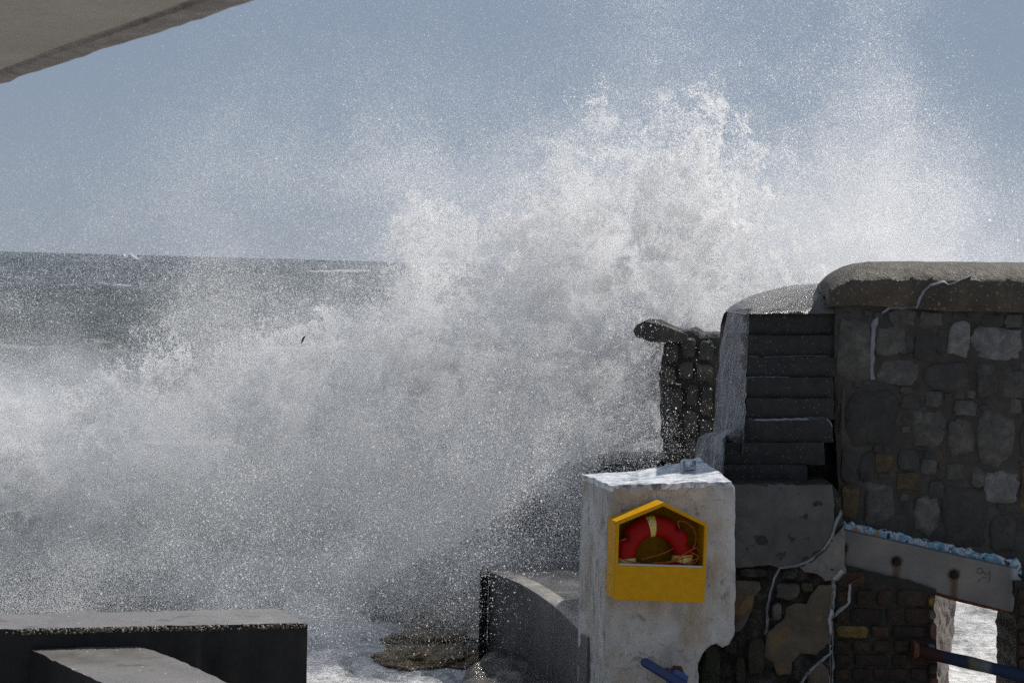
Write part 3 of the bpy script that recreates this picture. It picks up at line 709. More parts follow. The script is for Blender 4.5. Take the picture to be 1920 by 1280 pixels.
for i, (ba, bb_) in enumerate(bl_):
    bm = bmesh.new(); bmesh.ops.create_cone(bm, cap_ends=True, segments=6, radius1=.043, radius2=.034, depth=.06)
    bmesh.ops.bevel(bm, geom=bm.edges[:], offset=.004, segments=1, affect='EDGES')
    for v in bm.verts: v.co = v.co + v.co.normalized() * .004 * nz(v.co, 60, i)
    bm.transform(Matrix.Translation(PBm.to(ba, bb_, -.02)) @ Matrix.Rotation(math.pi / 2, 4, 'X') @ Matrix.Rotation(i, 4, 'Z'))
    me = bpy.data.meshes.new('bolt'); bm.to_mesh(me); bm.free(); link('bolt', me, M['black_bolt'], beam, 40)
lower = PBm.locs([(1582, 1066), (1677, 1086), (1792, 1120), (1907, 1149), (1907, 1154), (1792, 1127), (1677, 1093), (1582, 1072)])
slab('flange', PBm, lower, .2, M['rust'], beam, .05, .002, .003, .001, 93, front=.02)
scr = [[(1837, 1064), (1832, 1068), (1833, 1073), (1839, 1075), (1843, 1071), (1841, 1065), (1837, 1064)], [(1843, 1071), (1849, 1076), (1854, 1074), (1856, 1070), (1856, 1080), (1854, 1091)], [(1833, 1090), (1838, 1085), (1845, 1081), (1851, 1083)]]
for k, pl in enumerate(scr):
    tube('scribble', [PBm.to(*PBm.loc(*q), -.0015) for q in pl], .0022, M['black_bolt'], beam, 5)

# ================================================================== WALL UNDER THE STEPS
PR = Plane(1470, 1000, 16.72, 0)
rub = slab('rubble_wall', PR, PR.locs([(1352, 906), (1560, 908), (1576, 930), (1580, 960), (1582, 1070), (1560, 1090), (1562, 1420), (1200, 1420), (1280, 1290), (1330, 1240), (1352, 1200)]), .9, M['rubble'], None, .035, .07, .01, .01, 101, 6)
tag(rub, 'crumbling dark rubble wall under the steps with tan render patches and sealed cracks', 'wall')
rd = slab('grey_render', PR, PR.locs([(1372, 907), (1558, 908), (1562, 930), (1562, 1000), (1548, 1026), (1520, 1048), (1500, 1058), (1462, 1063), (1440, 1056), (1410, 1062), (1372, 1060)]), .1, M['render'], rub, .035, .006, .012, .006, 102, 5, front=-.055)
tag(rd, 'smooth grey render above the crumbling part')
pt = slab('pale_patch', PR, PR.locs([(1581, 985), (1584, 1072), (1568, 1086), (1545, 1086), (1530, 1075), (1505, 1068), (1498, 1061), (1525, 1049), (1548, 1028), (1563, 1003)]), .1, M['patch'], rub, .03, .01, .012, .006, 103, 8, front=-.058)
tag(pt, 'pale cement patch beside the beam end')
for pl, sd_ in (([(1437, 1186), (1470, 1158), (1473, 1136), (1490, 1128), (1512, 1130), (1520, 1112), (1534, 1096), (1560, 1094), (1560, 1190), (1545, 1212), (1528, 1224), (1500, 1222), (1484, 1240), (1482, 1262), (1455, 1262), (1447, 1240), (1432, 1228)], 104),
                ([(1376, 1087), (1398, 1086), (1424, 1090), (1426, 1102), (1414, 1114), (1412, 1135), (1400, 1160), (1388, 1180), (1376, 1184)], 105)):
    slab('tan_render', PR, PR.locs(pl), .12, M['tan'], rub, .03, .012, .01, .012, sd_, 5, front=-.05)
for i, (bb, mt, hh) in enumerate([((1310, 1208, 1352, 1300), M['moss'], .09), ((1452, 1090, 1500, 1122), M['seawall'], .05), ((1446, 1128, 1466, 1160), M['stone'], .05), ((1400, 1195, 1434, 1262), M['moss'], .05),
                                 ((1376, 1225, 1398, 1290), M['moss'], .05), ((1462, 1066, 1492, 1084), M['rubble'], .05), ((1510, 1240, 1556, 1300), M['tan'], .05), ((1500, 1090, 1524, 1108), M['moss'], .05), ((1384, 1064, 1440, 1080), M['rubble'], .05), ((1356, 1196, 1380, 1222), M['moss'], .06)]):
    stone(PR, bb, mt, rub, 400 + i, hh, front=-.02, sq=.7, jit=.12, n=12)
bpy.context.view_layer.update()
RT_ = [rub, rd, pt] + [o for o in rub.children]
seams = [([(1578, 955), (1571, 972), (1565, 988), (1559, 1008), (1546, 1028), (1524, 1047), (1500, 1058), (1480, 1062), (1462, 1064), (1452, 1084), (1444, 1112), (1438, 1145), (1439, 1172), (1434, 1190)], 5),
         ([(1580, 1068), (1563, 1086), (1563, 1110), (1561, 1135), (1556, 1160), (1559, 1190), (1558, 1222), (1560, 1250), (1557, 1290)], 6.5),
         ([(1557, 1224), (1534, 1242), (1515, 1260), (1496, 1290)], 5)]

# ================================================================== BRICK PIER
PB = Plane(1650, 1180, 16.95, 0)
pier = slab('brick_pier', PB, PB.locs([(1556, 1062), (1590, 1062), (1690, 1085), (1757, 1104), (1750, 1150), (1756, 1200), (1760, 1420), (1552, 1420)]), .8, M['brick_bed'], None, .04, .02, .012, .01, 111, 7)
tag(pier, 'dark brick pier under the beam, one brick yellow with lichen', 'brick pier')
course = [1068, 1103, 1137, 1170, 1197, 1223, 1249, 1277, 1303]
rg = random.Random(9)
bk = 0
for ci in range(len(course) - 1):
    y0, y1 = course[ci] + 3, course[ci + 1] - 3; x = 1566 - (0 if ci % 2 else 8)
    while x < 1752:
        wd = rg.choice([30, 34, 62, 66]) if ci != 3 else (62 if x < 1570 else rg.choice([34, 66]))
        x1 = min(x + wd, 1753)
        if x1 - x > 9:
            sh = (x - 1560) * -.0
            xa = max(x, 1564); edge_y = 1066 + (xa - 1582) * .245 + 6
            if y0 > edge_y - 12:
                lich = ci == 3 and x < 1575
                o = stone(PB, (xa, max(y0, edge_y - 4), x1, y1), M['brick_yellow'] if lich else M['brick'], pier, 500 + bk, .028, 'brick', front=.004, n=14, sq=.3, jit=.05)
                if lich: tag(o, 'yellow lichen covered brick')
                bk += 1
        x = x1 + 5
bpy.context.view_layer.update()
RT2 = RT_ + [pier] + list(pier.children)
for k, (pts_, wd) in enumerate(seams): strip_on('sealed_crack', pts_, wd, RT2, M['seam_light'] if k else M['seam'], rub, .014, 6, 20 + k)
strip_on('sealed_crack', [(1594, 1095), (1592, 1112), (1591, 1130), (1578, 1141), (1560, 1156)], 6, RT2, M['seam_light'], pier, .014, 6, 31)
strip_on('rust_trickle', [(1594, 1094), (1608, 1085), (1620, 1080)], 3, RT2, M['rust'], pier, .014, 6, 32)
# pale weathered jamb of the opening, catching the sun
PJ = Plane(1765, 1180, 18.4, 60)
jo = slab('jamb', PJ, PJ.locs([(1742, 1090), (1790, 1090), (1792, 1135), (1790, 1170), (1787, 1215), (1780, 1250), (1776, 1420), (1744, 1420), (1748, 1240), (1748, 1150)]), .06, M['jamb'], pier, .03, .02, .012, .02, 121, 9)
tag(jo, 'pale rough cast jamb catching the light')
PJ2 = Plane(1748, 1180, 17.0, -50)
for i, (bb, mt) in enumerate([((1738, 1117, 1752, 1136), M['brick_yellow']), ((1738, 1142, 1754, 1160), M['tan']), ((1740, 1165, 1756, 1200), M['jamb_red']), ((1736, 1204, 1752, 1222), M['patch']), ((1738, 1242, 1754, 1262), M['moss']), ((1740, 1266, 1758, 1290), M['jamb_red'])]):
    stone(PB, bb, mt, pier, 600 + i, .06, 'stone', sq=.7, jit=.15)
# dark jagged brick edge at the right of the opening
PE = Plane(1915, 1180, 16.9, 0); poly = [(1903, 1090)]; rg = random.Random(4); y = 1100
while y < 1300: poly.append((1903 + rg.uniform(-1.5, 4.5), y)); y += rg.uniform(6, 14)
poly += [(1903, 1400), (2150, 1400), (2150, 1150), (1925, 1090)]
rp = slab('brick_pier', PE, PE.locs(poly), .7, M['brick_bed'], None, .04, .012, .004, .008, 131)
tag(rp, 'dark ragged edge of masonry at the right end of the beam', 'brick pier')
for i, y in enumerate(range(1104, 1290, 26)):
    stone(PE, (1906 + (i % 2) * 3, y, 1950, y + 22), M['brick'], rp, 700 + i, .03, 'brick', n=12, sq=.22, jit=.03)

# ================================================================== PIPE
pth = [at(1714 + (1925 - 1714) * k / 8, 1217 + (1268 - 1217) * k / 8 + .6 * math.sin(k), 16.86 + .0 * k) for k in range(9)]
pipe = tube('metal_pipe', pth, [.056 + .003 * math.sin(k * 2) for k in range(9)], M['pipe'], None, 14); tag(pipe, 'rusty black pipe with blue and yellow paint patches crossing the opening', 'pipe')
bm = bmesh.new(); bmesh.ops.create_cone(bm, cap_ends=True, segments=14, radius1=.085, radius2=.07, depth=.05)
for v in bm.verts: v.co += v.co.normalized() * .008 * nz(v.co, 30, 2)
bm.transform(Matrix.Translation(pth[0] + Vector((.01, 0, 0))) @ Matrix.Rotation(math.pi / 2, 4, 'Y')); me = bpy.data.meshes.new('flange'); bm.to_mesh(me); bm.free(); link('flange', me, M['rust'], pipe, 40)

# ================================================================== WHITE PILLAR
PP = Plane(1143, 912, 16.0, 14)
pil = slab('white_pillar', PP, PP.locs([(1143, 912), (1240, 909), (1372, 905), (1380, 914), (1379, 1000), (1380, 1100), (1378, 1190), (1368, 1208), (1355, 1213), (1345, 1206), (1334, 1209), (1318, 1224), (1309, 1245), (1312, 1270), (1300, 1420), (1131, 1420), (1134, 1280), (1136, 1100)]),
           .82, M['white'], None, .03, .018, .007, .014, 141, 5, skew=(-.0, .0))
tag(pil, 'white painted concrete pillar carrying the yellow lifebuoy cabinet', 'pillar')
tp = [PP.to(*PP.loc(1143, 912), -.002), PP.to(*PP.loc(1372, 905), -.002)]
rows = []
for j in range(16):
    v_ = j / 15; r_ = []
    for i in range(34):
        u_ = i / 33; b = tp[0].lerp(tp[1], u_) + PP.w * (.84 * v_)
        rise = .012 + .16 * max(0, u_ - .45) ** 1.3 * v_ + .05 * v_ * max(0, u_ - .2)
        b.z += rise + .012 * nz(b, 6, 5) + .006 * nz(b, 22, 6)
        r_.append(b)
    rows.append(r_)
rows.insert(0, [v + Vector((0, 0, -.05)) for v in rows[0]])
for r_ in rows: r_.insert(0, r_[0] + Vector((0, 0, -.05)))
grid_obj('flaking_top', rows, M['white_top'], pil, 50)
stone(Plane(1285, 875, 16.75, 14), (1276, 860, 1302, 880), M['white_top'], pil, 77, .08, 'stub', sq=.4)

# ================================================================== LIFEBUOY CABINET
CD = .24
cab = bpy.data.objects.new('lifebuoy_cabinet', None); COL.objects.link(cab)
PC = Plane(1240, 1126, 16.0, 14); PC.p0 = PP.to(*PP.loc(1240, 1126), -CD - .012)
cab.location = PC.p0; bpy.context.view_layer.update()
tag(cab, 'yellow house shaped cabinet with open front on the white pillar', 'cabinet')
outer = PC.locs([(1151, 1123), (1321, 1130), (1327, 982), (1246, 941), (1155, 978)]); inner = PC.locs([(1159, 1056), (1318, 1061), (1321, 986), (1244, 948.5), (1161.5, 983)])
def ring_prism(name, O, I_, c0, c1, mat, parent):
    n = len(O); V = [PC.to(a, b, c0) for a, b in O] + [PC.to(a, b, c0) for a, b in I_] + [PC.to(a, b, c1) for a, b in O] + [PC.to(a, b, c1) for a, b in I_]
    Fc = []
    for i in range(n):
        j = (i + 1) % n; Fc += [[i, j, n + j, n + i], [2 * n + i, 3 * n + i, 3 * n + j, 2 * n + j], [i, 2 * n + i, 2 * n + j, j], [n + i, n + j, 3 * n + j, 3 * n + i]]
    bm = bmesh.new(); vs = [bm.verts.new(v) for v in V]
    for f in Fc: bm.faces.new([vs[i] for i in f])
    bmesh.ops.recalc_face_normals(bm, faces=bm.faces); ed = [e for e in bm.edges if e.calc_face_angle(0) > .3]
    bmesh.ops.bevel(bm, geom=ed, offset=.004, segments=2, affect='EDGES'); me = bpy.data.meshes.new(name); bm.to_mesh(me); bm.free()
    return pin(link(name, me, mat, None, 35), parent)
ring_prism('front_panel', outer, inner, 0, .012, M['yellow'], cab)
off = lambda L, k: [(a - (a - sum(q[0] for q in L) / 5) * k, b - (b - sum(q[1] for q in L) / 5) * k) for a, b in L]
ring_prism('shell', off(outer, .006), off(outer, .03), .0125, CD, M['yellow'], cab)
oo = off(outer, .031)
V = [PC.to(a, b, CD - .03) for a, b in oo] + [PC.to(a, b, CD - .004) for a, b in oo]
pin(link('back_panel', mesh('back_panel', V, [[0, 1, 2, 3, 4], [9, 8, 7, 6, 5]] + [[i, 5 + i, 5 + (i + 1) % 5, (i + 1) % 5] for i in range(5)]), M['yellow_shade']), cab)
la, lb = PC.loc(1160, 1057), PC.loc(1317, 1062)
V = []
for (a, b) in (la, lb):
    for db, dc in ((.0, -.004), (.012, -.004), (.012, .03), (.0, .03)): V.append(PC.to(a, b + db - .005, dc))
pin(link('lip', mesh('lip', V, [[0, 1, 5, 4], [1, 2, 6, 5], [2, 3, 7, 6], [3, 0, 4, 7], [0, 3, 2, 1], [4, 5, 6, 7]]), M['lip']), cab)

# lifebuoy resting inside
bc = PC.loc(1234, 1046); RR, rr = .252, .087
buoy = bpy.data.objects.new('lifebuoy', None); COL.objects.link(buoy); buoy.location = PC.to(bc[0], bc[1] - RR, .11); bpy.context.view_layer.update()
tag(buoy, 'red lifebuoy with pale tape bands and orange grab rope inside the yellow cabinet', 'lifebuoy')
def torus_part(a0, a1, r_, mat, name, n=64, m=20, dent=False):
    rows = []
    for i in range(n + 1):
        A_ = math.radians(a0 + (a1 - a0) * i / n); row = []
        for k in range(m):
            B_ = 2 * math.pi * k / m; q = r_
            if dent:
                for h in (20, 53, 148, 200, 320):
                    d_ = (math.degrees(A_) - h + 180) % 360 - 180; side = math.cos(B_ - math.radians(20 if h == 20 else 200))
                    if abs(d_) < 7 and math.cos(B_) > (.2 if h in (20, 53, 148) else 2): q -= .03 * (1 - (d_ / 7) ** 2) * math.cos(B_)
            rad = RR + q * math.cos(B_); row.append(PC.to(bc[0] + rad * math.cos(A_), bc[1] + rad * math.sin(A_), .115 - q * .86 * math.sin(B_)))
        rows.append(row)
    return pin(grid_obj(name, rows, mat, None, 70, close=True), buoy)
torus_part(0, 360, rr, M['red'], 'ring', 150, 24, True)
torus_part(92, 105, rr + .003, M['tape'], 'tape_band', 10)
torus_part(-12, 3, rr + .003, M['tape_plain'], 'tape_band', 10)
torus_part(182, 195, rr + .003, M['tape_plain'], 'tape_band', 10)
def rope(pts, r_=.0052, seg=5):
    """two-strand twisted line through the given points (px, py, depth)"""
    P3 = [PC.to(*PC.loc(a, b), c) for a, b, c in pts]; path = []
    for i in range(len(P3) - 1):
        p0, p1, p2, p3 = P3[max(0, i - 1)], P3[i], P3[i + 1], P3[min(len(P3) - 1, i + 2)]
        k = max(2, int((p2 - p1).length / .012))
        for j in range(k):
            t = j / k; path.append(.5 * ((2 * p1) + (p2 - p0) * t + (2 * p0 - 5 * p1 + 4 * p2 - p3) * t * t + (3 * p1 - p0 - 3 * p2 + p3) * t ** 3))
    path.append(P3[-1]); V, Fc = [], []
    for s in (0, math.pi):
        L = []
        for i, p_ in enumerate(path):
            a = i * .9 + s; L.append(p_ + Vector((0, 0, 1)) * math.sin(a) * r_ * .55 + PC.w * math.cos(a) * r_ * .55)
        v, f = tube_pts(L, r_ * .72, 5); k = len(V); V += v; Fc += [[k + i for i in q] for q in f]
    return pin(link('rope', mesh('rope', V, Fc), M['rope'], None, 60), buoy)
rope([(1276, 992, .02), (1274, 978, .03), (1290, 980, .05), (1303, 990, .06), (1308, 1003, .05), (1306, 1018, .03), (1298, 1030, .01), (1285, 1037, .008), (1268, 1048, .012), (1250, 1054, .02), (1225, 1056, .03)])
rope([(1206, 1050, .05), (1225, 1045, .05), (1250, 1038, .06), (1268, 1031, .09)])
rope([(1160, 1046, .03), (1172, 1050, .02), (1188, 1054, .02), (1200, 1056, .03)])
rope([(1177, 1010, .02), (1170, 1012, .03), (1163, 1018, .06)])
rope([(1296, 1035, .015), (1306, 1040, .02), (1312, 1046, .03), (1302, 1050, .02), (1292, 1055, .02), (1286, 1058, .03)])
rope([(1300, 1030, .02), (1310, 1028, .04), (1315, 1040, .05), (1308, 1054, .04), (1296, 1058, .03)])
rope([(1281, 1045, .02), (1281, 1056, .02)]); rope([(1240, 1056, .02), (1262, 1053, .015), (1282, 1046, .012), (1300, 1044, .02)])
for (px, py) in ((1276, 992), (1178, 1010), (1268, 1020)):
    bm = bmesh.new(); bmesh.ops.create_uvsphere(bm, u_segments=12, v_segments=8, radius=.016); bm.transform(Matrix.Translation(PC.to(*PC.loc(px, py), .035 if px != 1268 else .1)) @ Matrix.Diagonal((1, .5, 1.1, 1)))
    me = bpy.data.meshes.new('eyelet_shade'); bm.to_mesh(me); bm.free(); pin(link('eyelet_shade', me, M['hole'], None, 60), buoy)  # dark blobs paint in the shade of the rope holes

# ================================================================== BLUE LEVER
PL = Plane(1250, 1260, 15.7, 10)
path, rad = [], []
A_, B_ = PL.loc(1203, 1237), PL.loc(1300, 1296)
for t in (0, .01, .03, .06, .1, .16, .24, .34, .5, .7, .85, 1.0):
    path.append(PL.to(A_[0] + (B_[0] - A_[0]) * t, A_[1] + (B_[1] - A_[1]) * t, .0)); x = min(1, t / .1 + .12); rad.append(.04 * math.sqrt(1 - (1 - x) ** 2))
lev = tube('tap_lever', path, rad, M['blue'], None, 16, .5); tag(lev, 'dark blue metal lever at the foot of the white pillar', 'lever')
hd = [PL.loc(*q) for q in ((1262, 1262), (1270, 1255), (1284, 1262), (1294, 1270), (1290, 1284), (1284, 1300), (1262, 1296), (1254, 1278))]
slab('head', PL, hd, .12, M['blue_light'], lev, .02, .002, .003, .006, 151, front=.03, back=True)
tube('stem', [PL.to(*PL.loc(1276, 1280), .05), PL.to(*PL.loc(1276, 1280), .42)], .04, M['blue'], lev, 12)
rs = slab('rust_crust', PL, [PL.loc(*q) for q in ((1258, 1266), (1268, 1252), (1282, 1253), (1286, 1264), (1272, 1257), (1262, 1272))], .06, M['rust'], lev, .02, .01, .006, .004, 152, front=.05, back=True)

# ================================================================== CANOPY, TOP LEFT
ca, cb_ = at(0, 153, 7.9), at(480, 0, 5.25); zc = (ca.z + cb_.z) / 2
p_a, p_b = atz(-150, 208, zc), atz(640, -55, zc)
dirv = (p_b - p_a); dirv.z = 0; inw = Vector((-dirv.y, dirv.x, 0)).normalized()
if inw.y > 0: inw = -inw
rows = []; N_ = 90
for i in range(N_ + 1):
    b = p_a.lerp(p_b, i / N_); j = .018 * nz(b, 2.2, 3) + .007 * nz(b, 9, 5) + .004 * nz(b, 30, 5)
    def Q(k, z, n_=0): return b + inw * k + Vector((0, 0, z + n_))
    rows.append([Q(.0 - .01 + j, .30), Q(-.01 + j, .02), Q(0 + j, .0), Q(.05 + j * .5, -.006, .006 * nz(b, 14, 6)), Q(.105, -.004, .005 * nz(b, 18, 7)), Q(.11 + j * .3, .006), Q(.125, .008)])
can = bpy.data.objects.new('concrete_canopy', None); COL.objects.link(can); can.location = p_a; bpy.context.view_layer.update()
tag(can, 'pale concrete canopy overhanging the top left corner', 'canopy')
pin(grid_obj('lip', rows, M['canopy_lip'], None, 50), can)
bot = [[p_a.lerp(p_b, i / 30) + inw * k + Vector((0, 0, .008 + .002 * nz(p_a.lerp(p_b, i / 30) + inw * k, 2, 5))) for k in (.124, .5, 1, 2, 3.5)] for i in range(31)]
pin(grid_obj('soffit', bot, M['canopy'], None, 50), can)
topz = [[p_a.lerp(p_b, i / 4) + inw * k + Vector((0, 0, .30)) for k in (-.01, 3.5)] for i in range(5)]
pin(grid_obj('roof_slab', topz, M['canopy'], None, 50), can)

# small strand of weed thrown up by the wave
tube_o = tube('seaweed_strand', [at(572, 630, 22.3), at(569, 634, 22.3), at(567, 638, 22.32), at(565, 644, 22.3)], [.006, .012, .011, .004], M['slope_shade_weed'], None, 6)
tag(tube_o, 'thin dark strand of seaweed flung up in the spray above the sea', 'seaweed')

# ================================================================== THE BREAKING WAVE
T = '''
000001111122222333444300
000011112233333344455410
011111233334444444556631
112223334444556655666752
222334456666677776667763
334444455678888888888875
455555556788888888888885
555566678888888888888888
566667788888888888888888
787777788888888888777777
677777777777777765677777
445555666666665432333333
344455555555554322222222
333333443322221000000000
233333332211000000000000
111111111100000000000000'''.split()
AL = np.array([[int(c) for c in row] for row in T]) / 9.4
TAU = -np.log(1 - AL * .97)
def bil(A_, px, py):
    u = np.clip(px / 80 - .5, 0, 22.999); v = np.clip(py / 80 - .5, 0, 14.999); i = u.astype(int); j = v.astype(int); fu = u - i; fv = v - j
    return (A_[j, i] * (1 - fu) + A_[j, i + 1] * fu) * (1 - fv) + (A_[j + 1, i] * (1 - fu) + A_[j + 1, i + 1] * fu) * fv
def samp(g, P, s):
    n = g.shape[0]; gf = g.ravel(); q = (P / s).astype(np.float32); i = np.floor(q).astype(np.int32); f = q - i; i %= n; j = (i + 1) % n; o = 0
    X0, X1, Y0_, Y1_, Z0, Z1 = i[:, 0] * (n * n), j[:, 0] * (n * n), i[:, 1] * n, j[:, 1] * n, i[:, 2], j[:, 2]
    fx, fy, fz = f[:, 0], f[:, 1], f[:, 2]
    a = (gf[X0 + Y0_ + Z0] * (1 - fx) + gf[X1 + Y0_ + Z0] * fx) * (1 - fy) + (gf[X0 + Y1_ + Z0] * (1 - fx) + gf[X1 + Y1_ + Z0] * fx) * fy
    b = (gf[X0 + Y0_ + Z1] * (1 - fx) + gf[X1 + Y0_ + Z1] * fx) * (1 - fy) + (gf[X0 + Y1_ + Z1] * (1 - fx) + gf[X1 + Y1_ + Z1] * fx) * fy
    return a * (1 - fz) + b * fz
GS, GF = fnoise(128, 2.5, 2), fnoise(96, 1.7, 5)
YC = 24.0
def wavefield(P):
    """the wave as a field in space: optical depth of the spray over the place (x, z) of its main sheet at y = YC"""
    dx = P[:, 0]; dz = P[:, 2] - CAM[2]; den = YC * FW[1] + 0 * dx
    v = np.stack([dx, np.full_like(dx, YC), dz], 1); f = v @ FW
    return 960 + F_PX * (v @ RT) / f, 640 - F_PX * (v @ UP) / f
def cloud(N, tt, Yc, Ys, mode, med, sig, seed, rmax, box, gain=1.0):
    rg = np.random.default_rng(seed); (x0, x1), (z0, z1) = box
    P = np.stack([rg.uniform(x0, x1, N), Yc + rg.normal(0, Ys, N), rg.uniform(z0, z1, N)], 1)
    px, py = wavefield(P); px = px + 34 * samp(GF, P + 11, .09); py = py + 34 * samp(GF, P + 29, .09); t = bil(tt, px, py)
    k = rg.uniform(0, 1, N) * 2.9 < t * gain; P, t = P[k], t[k]
    wv = np.stack([samp(GF, P + q * 3.1, .05) for q in range(3)], 1) * .05
    n = samp(GS, P + wv, .035); n2 = samp(GF, P + 7, .03)
    if mode == 'fine': d = np.exp(.5 * n2 + .5 * n - .12)
    else: d = (np.exp(-(n / .15) ** 2) + np.exp(-((n - 1.1) / .18) ** 2) + .6 * np.exp(-((n + 1) / .15) ** 2)) * 2.4 * np.exp(.6 * n2)
    k = rg.uniform(0, 1, len(P)) * 3.2 < d; P = P[k]
    P = P[P[:, 2] > .02]
    rad = np.clip(np.exp(rg.normal(math.log(med), sig, len(P))), .001, rmax).astype(np.float32)
    return P, rad
def droplet_nodes(mat):
    ng = bpy.data.node_groups.new('droplets', 'GeometryNodeTree')
    ng.interface.new_socket('Geometry', in_out='INPUT', socket_type='NodeSocketGeometry'); ng.interface.new_socket('Geometry', in_out='OUTPUT', socket_type='NodeSocketGeometry')
    gi = ng.nodes.new('NodeGroupInput'); go = ng.nodes.new('NodeGroupOutput'); mp = ng.nodes.new('GeometryNodeMeshToPoints'); na = ng.nodes.new('GeometryNodeInputNamedAttribute')
    na.data_type = 'FLOAT'; na.inputs[0].default_value = 'rad'; sm = ng.nodes.new('GeometryNodeSetMaterial'); sm.inputs['Material'].default_value = mat
    ng.links.new(gi.outputs[0], mp.inputs['Mesh']); ng.links.new(na.outputs['Attribute'], mp.inputs['Radius']); ng.links.new(mp.outputs[0], sm.inputs[0]); ng.links.new(sm.outputs[0], go.inputs[0])
    return ng
def droplets(name, parts, label):
    Q = np.concatenate([p[0] for p in parts]); rad = np.concatenate([p[1] for p in parts])
    me = bpy.data.meshes.new(name); me.vertices.add(len(Q)); me.vertices.foreach_set('co', Q.astype(np.float32).ravel())
    a = me.attributes.new('rad', 'FLOAT', 'POINT'); a.data.foreach_set('value', rad); me.materials.append(M['spray'])
    o = bpy.data.objects.new(name, me); COL.objects.link(o); md = o.modifiers.new('droplets', 'NODES'); md.node_group = droplet_nodes(M['spray'])
    tag(o, label, 'spray', None, 'stuff'); print(name, len(Q)); return o
BX = ((-7.2, 7.4), (0, 8.2))
FR = '''
000000000000000000000000
000000000000000000000000
000000000000001110000000
000000000000025653000000
000000000013788885111000
000000000258888888322200
000000001578888888642000
000000036788888888763000
001244567888888777766000
755543563555566777676000
874332231355555676662000
454222222234444433322000
332211111111111000000000
222111000000000000000000
111000000000000000000000
000000000000000000000000'''.split()
FR = np.array([[int(c) for c in row] for row in FR]) / 8
G2 = fnoise(128, 2.1, 41); TF = np.clip(TAU * 1.02 - .5 * FR, .02, 9)
def froth(N, seed, Yb, med, shift):
    """torn lumpy sheets of froth: points packed against a billowing surface"""
    rg = np.random.default_rng(seed); P = np.stack([rg.uniform(-7.2, 7, N), np.full(N, Yb), rg.uniform(0, 7.5, N)], 1)
    px, py = wavefield(P); px = px + 30 * samp(GF, P + 11 + shift, .07); py = py + 30 * samp(GF, P + 29 + shift, .07); t = bil(FR, px, py)
    k = rg.uniform(0, 1, N) < t * 1.3; P, t = P[k], t[k]
    wv = np.stack([samp(GF, P + q * 5.3 + shift, .03) for q in range(3)], 1) * .05
    S = P + wv + shift; b1 = np.abs(samp(G2, S, .028)); b2 = np.abs(samp(G2, S + 17, .011)); b3 = np.abs(samp(G2, S + 31, .0045))
    h = .7 * (1 - b1) + .5 * (1 - b2) + .14 * (1 - b3)
    hole = samp(G2, S + 47, .013) + .6 * samp(GF, S + 3, .02)
    keep = hole > (.9 - 1.9 * t) + rg.normal(0, .2, len(P)); keep &= rg.uniform(0, 1, len(P)) < .3 + 1.0 * np.exp(-2.2 * b2) ; P, h, b1, b2 = P[keep], h[keep], b1[keep], b2[keep]
    P[:, 1] = Yb - h + np.abs(rg.normal(0, .035, len(P))) ; P[:, 0] += rg.normal(0, .012, len(P)); P[:, 2] += rg.normal(0, .012, len(P))
    rad = np.clip(np.exp(rg.normal(math.log(med), .4, len(P))), .0015, .014).astype(np.float32)
    k = P[:, 2] > .02
    return P[k], rad[k]
M['spray'] = spray_m('froth', .55)
droplets('wave_froth', [froth(5600000, 51, 23.6, .0036, 0.0), froth(3400000, 52, 23.0, .0031, 5.5)], 'torn white sheets of froth at the heart of the breaking wave')
M['spray'] = spray_m('airborne_droplets', .65)
droplets('wave_spray', [cloud(int(20e6), TF, 24.5, .9, 'fine', .0015, .3, 11, .008, BX), cloud(int(20e6), TF, 24.5, .9, 'fine', .0015, .4, 13, .008, BX),
                        cloud(int(8e6), np.clip(TAU - .4, 0, 9), 24.2, .8, 'sheet', .003, .4, 12, .02, BX)],
         'white spray and flying droplets of the wave bursting over the sea wall')
# droplets falling nearer, over the shade-dark slope, the platform corner and in front of the sea wall
def near_cloud():
    rg = np.random.default_rng(8); N = 420000
    c = [(-.9, 20.6, 1.1, .9, .8, .6, .45), (-2.4, 20, 1.0, .9, .8, .7, .12), (.1, 20.9, 1.7, .9, .5, .7, .6), (1.5, 20.8, 2.3, .14, .3, .7, .025), (-4.8, 18.6, 1.2, 1.3, .8, .8, .02)]
    L = []
    for x, y, z, sx, sy, sz, k in c: m_ = int(N * k); L.append(np.stack([rg.normal(x, sx, m_), rg.normal(y, sy, m_), np.abs(rg.normal(z, sz, m_))], 1))
    P = np.concatenate(L); n = samp(GF, P, .03); P = P[rg.uniform(0, 4, len(P)) < np.exp(.8 * n)]; P = P[(P[:, 1] > 16.4) & ~((P[:, 0] > .6) & (P[:, 1] < 19.5))]
    return P, np.clip(np.exp(rg.normal(math.log(.0024), .45, len(P))), .0013, .010).astype(np.float32)
def low_mist():
    rg = np.random.default_rng(18); L = []
    for x, y, z, sx, sy, sz, m_ in [(-5.2, 20.6, .4, 1.9, .8, .42, 520000), (-2.7, 21.0, .4, .9, .6, .4, 330000), (-.9, 20.9, .7, .8, .5, .5, 260000), (.4, 21.2, 1.5, .5, .4, .5, 200000)]:
        L.append(np.stack([rg.normal(x, sx, m_), rg.normal(y, sy, m_), np.abs(rg.normal(z, sz, m_))], 1))
    P = np.concatenate(L); n = samp(GS, P, .02) + .5 * samp(GF, P, .03); P = P[rg.uniform(0, 4, len(P)) < np.exp(.8 * n)]; P = P[(P[:, 1] > 17.5) & ~((P[:, 0] > .5) & (P[:, 1] < 20.9))]
    return P, np.clip(np.exp(rg.normal(math.log(.0019), .3, len(P))), .001, .006).astype(np.float32)
droplets('low_spray', [low_mist()], 'low grey spray drifting over the water behind the long concrete block')
droplets('falling_droplets', [near_cloud()], 'bright scattered droplets falling over the shade-dark slope and the platform corner')

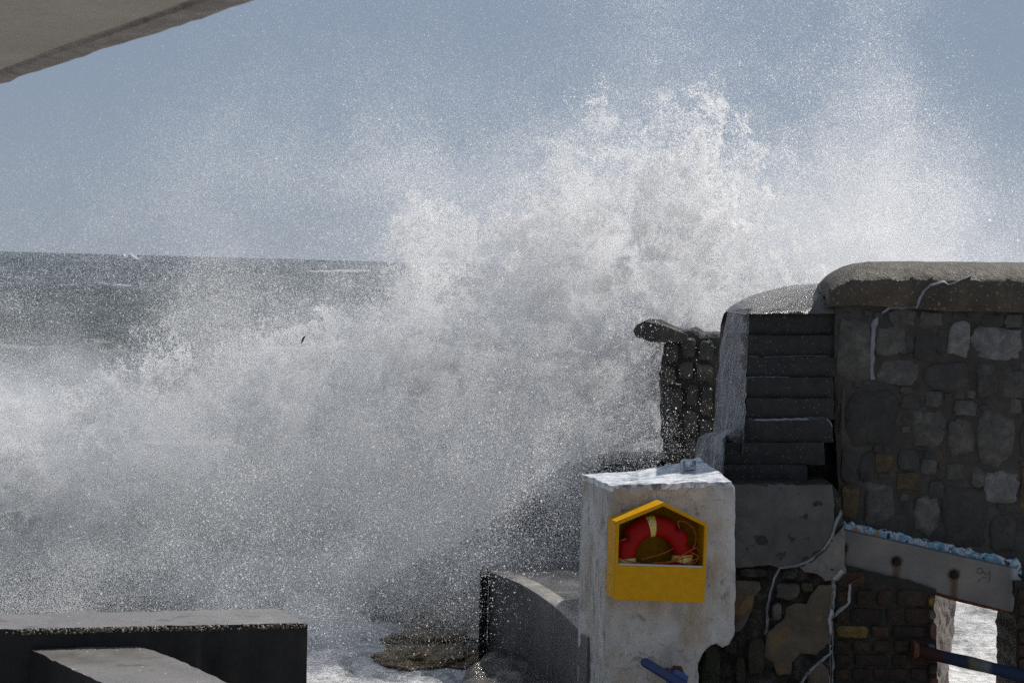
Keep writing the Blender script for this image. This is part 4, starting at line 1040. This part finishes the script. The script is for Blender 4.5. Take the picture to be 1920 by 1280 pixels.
# fine mist hanging inside the wave, a closed lumpy hull with an uneven volume
hull = [(-7.6, .03), (7.6, .03), (7.6, 3.2), (7.1, 4.7), (6.3, 6.2), (4.6, 6.7), (2.6, 6.5), (1.0, 6.4), (-.6, 5.6), (-2.2, 4.9), (-4.2, 4.2), (-7.6, 3.4)]
PM = Plane(960, 640, 24); PM.p0 = Vector((0, 22.2, 0))
mist = slab('sea_mist', PM, hull, 3.8, None, None, .5, .12, .06, .25, 161, .8, back=True)
tag(mist, 'soft white mist filling the body of the breaking wave', 'mist', None, 'stuff')
n = NT('mist_volume'); n.t.nodes.remove(n.b); pv = n.t.nodes.new('ShaderNodeVolumePrincipled'); n.t.links.new(pv.outputs[0], n.out.inputs['Volume'])
pv.inputs['Color'].default_value = (.975, .985, 1, 1); pv.inputs['Anisotropy'].default_value = .3
acc = None
for (px, py, rx, rz, k) in [(1150, 580, 1.6, 1.2, .6), (1600, 540, 1.8, 1.0, .7), (760, 740, 1.8, 1.1, .6), (330, 840, 2.0, .9, .6), (60, 800, 1.4, .7, .8), (1200, 760, .6, .7, .5), (250, 1060, 2.8, .6, .22)]:
    c = at(px, py, YC); v = n.t.nodes.new('ShaderNodeVectorMath'); v.operation = 'SUBTRACT'; n.t.links.new(n.geo, v.inputs[0]); v.inputs[1].default_value = c
    v2 = n.scale(v.outputs[0], (1 / rx, 1 / 1.5, 1 / rz)); d3 = n.t.nodes.new('ShaderNodeVectorMath'); d3.operation = 'DOT_PRODUCT'; n.t.links.new(v2, d3.inputs[0]); n.t.links.new(v2, d3.inputs[1])
    g = n.math('MULTIPLY', n.math('EXPONENT', n.math('MULTIPLY', d3.outputs['Value'], -1.0)), k); acc = g if acc is None else n.math('ADD', acc, g)
no = n.noise(1.15, 6, .62, dist=.4)
nn_ = n.math('MAXIMUM', n.math('SUBTRACT', n.math('MULTIPLY', no, 7.5), 3.0), 0.0)
n.put(pv.inputs['Density'], n.math('MULTIPLY', n.math('MULTIPLY', acc, nn_), .8))
mist.data.materials.clear(); mist.data.materials.append(n.m)
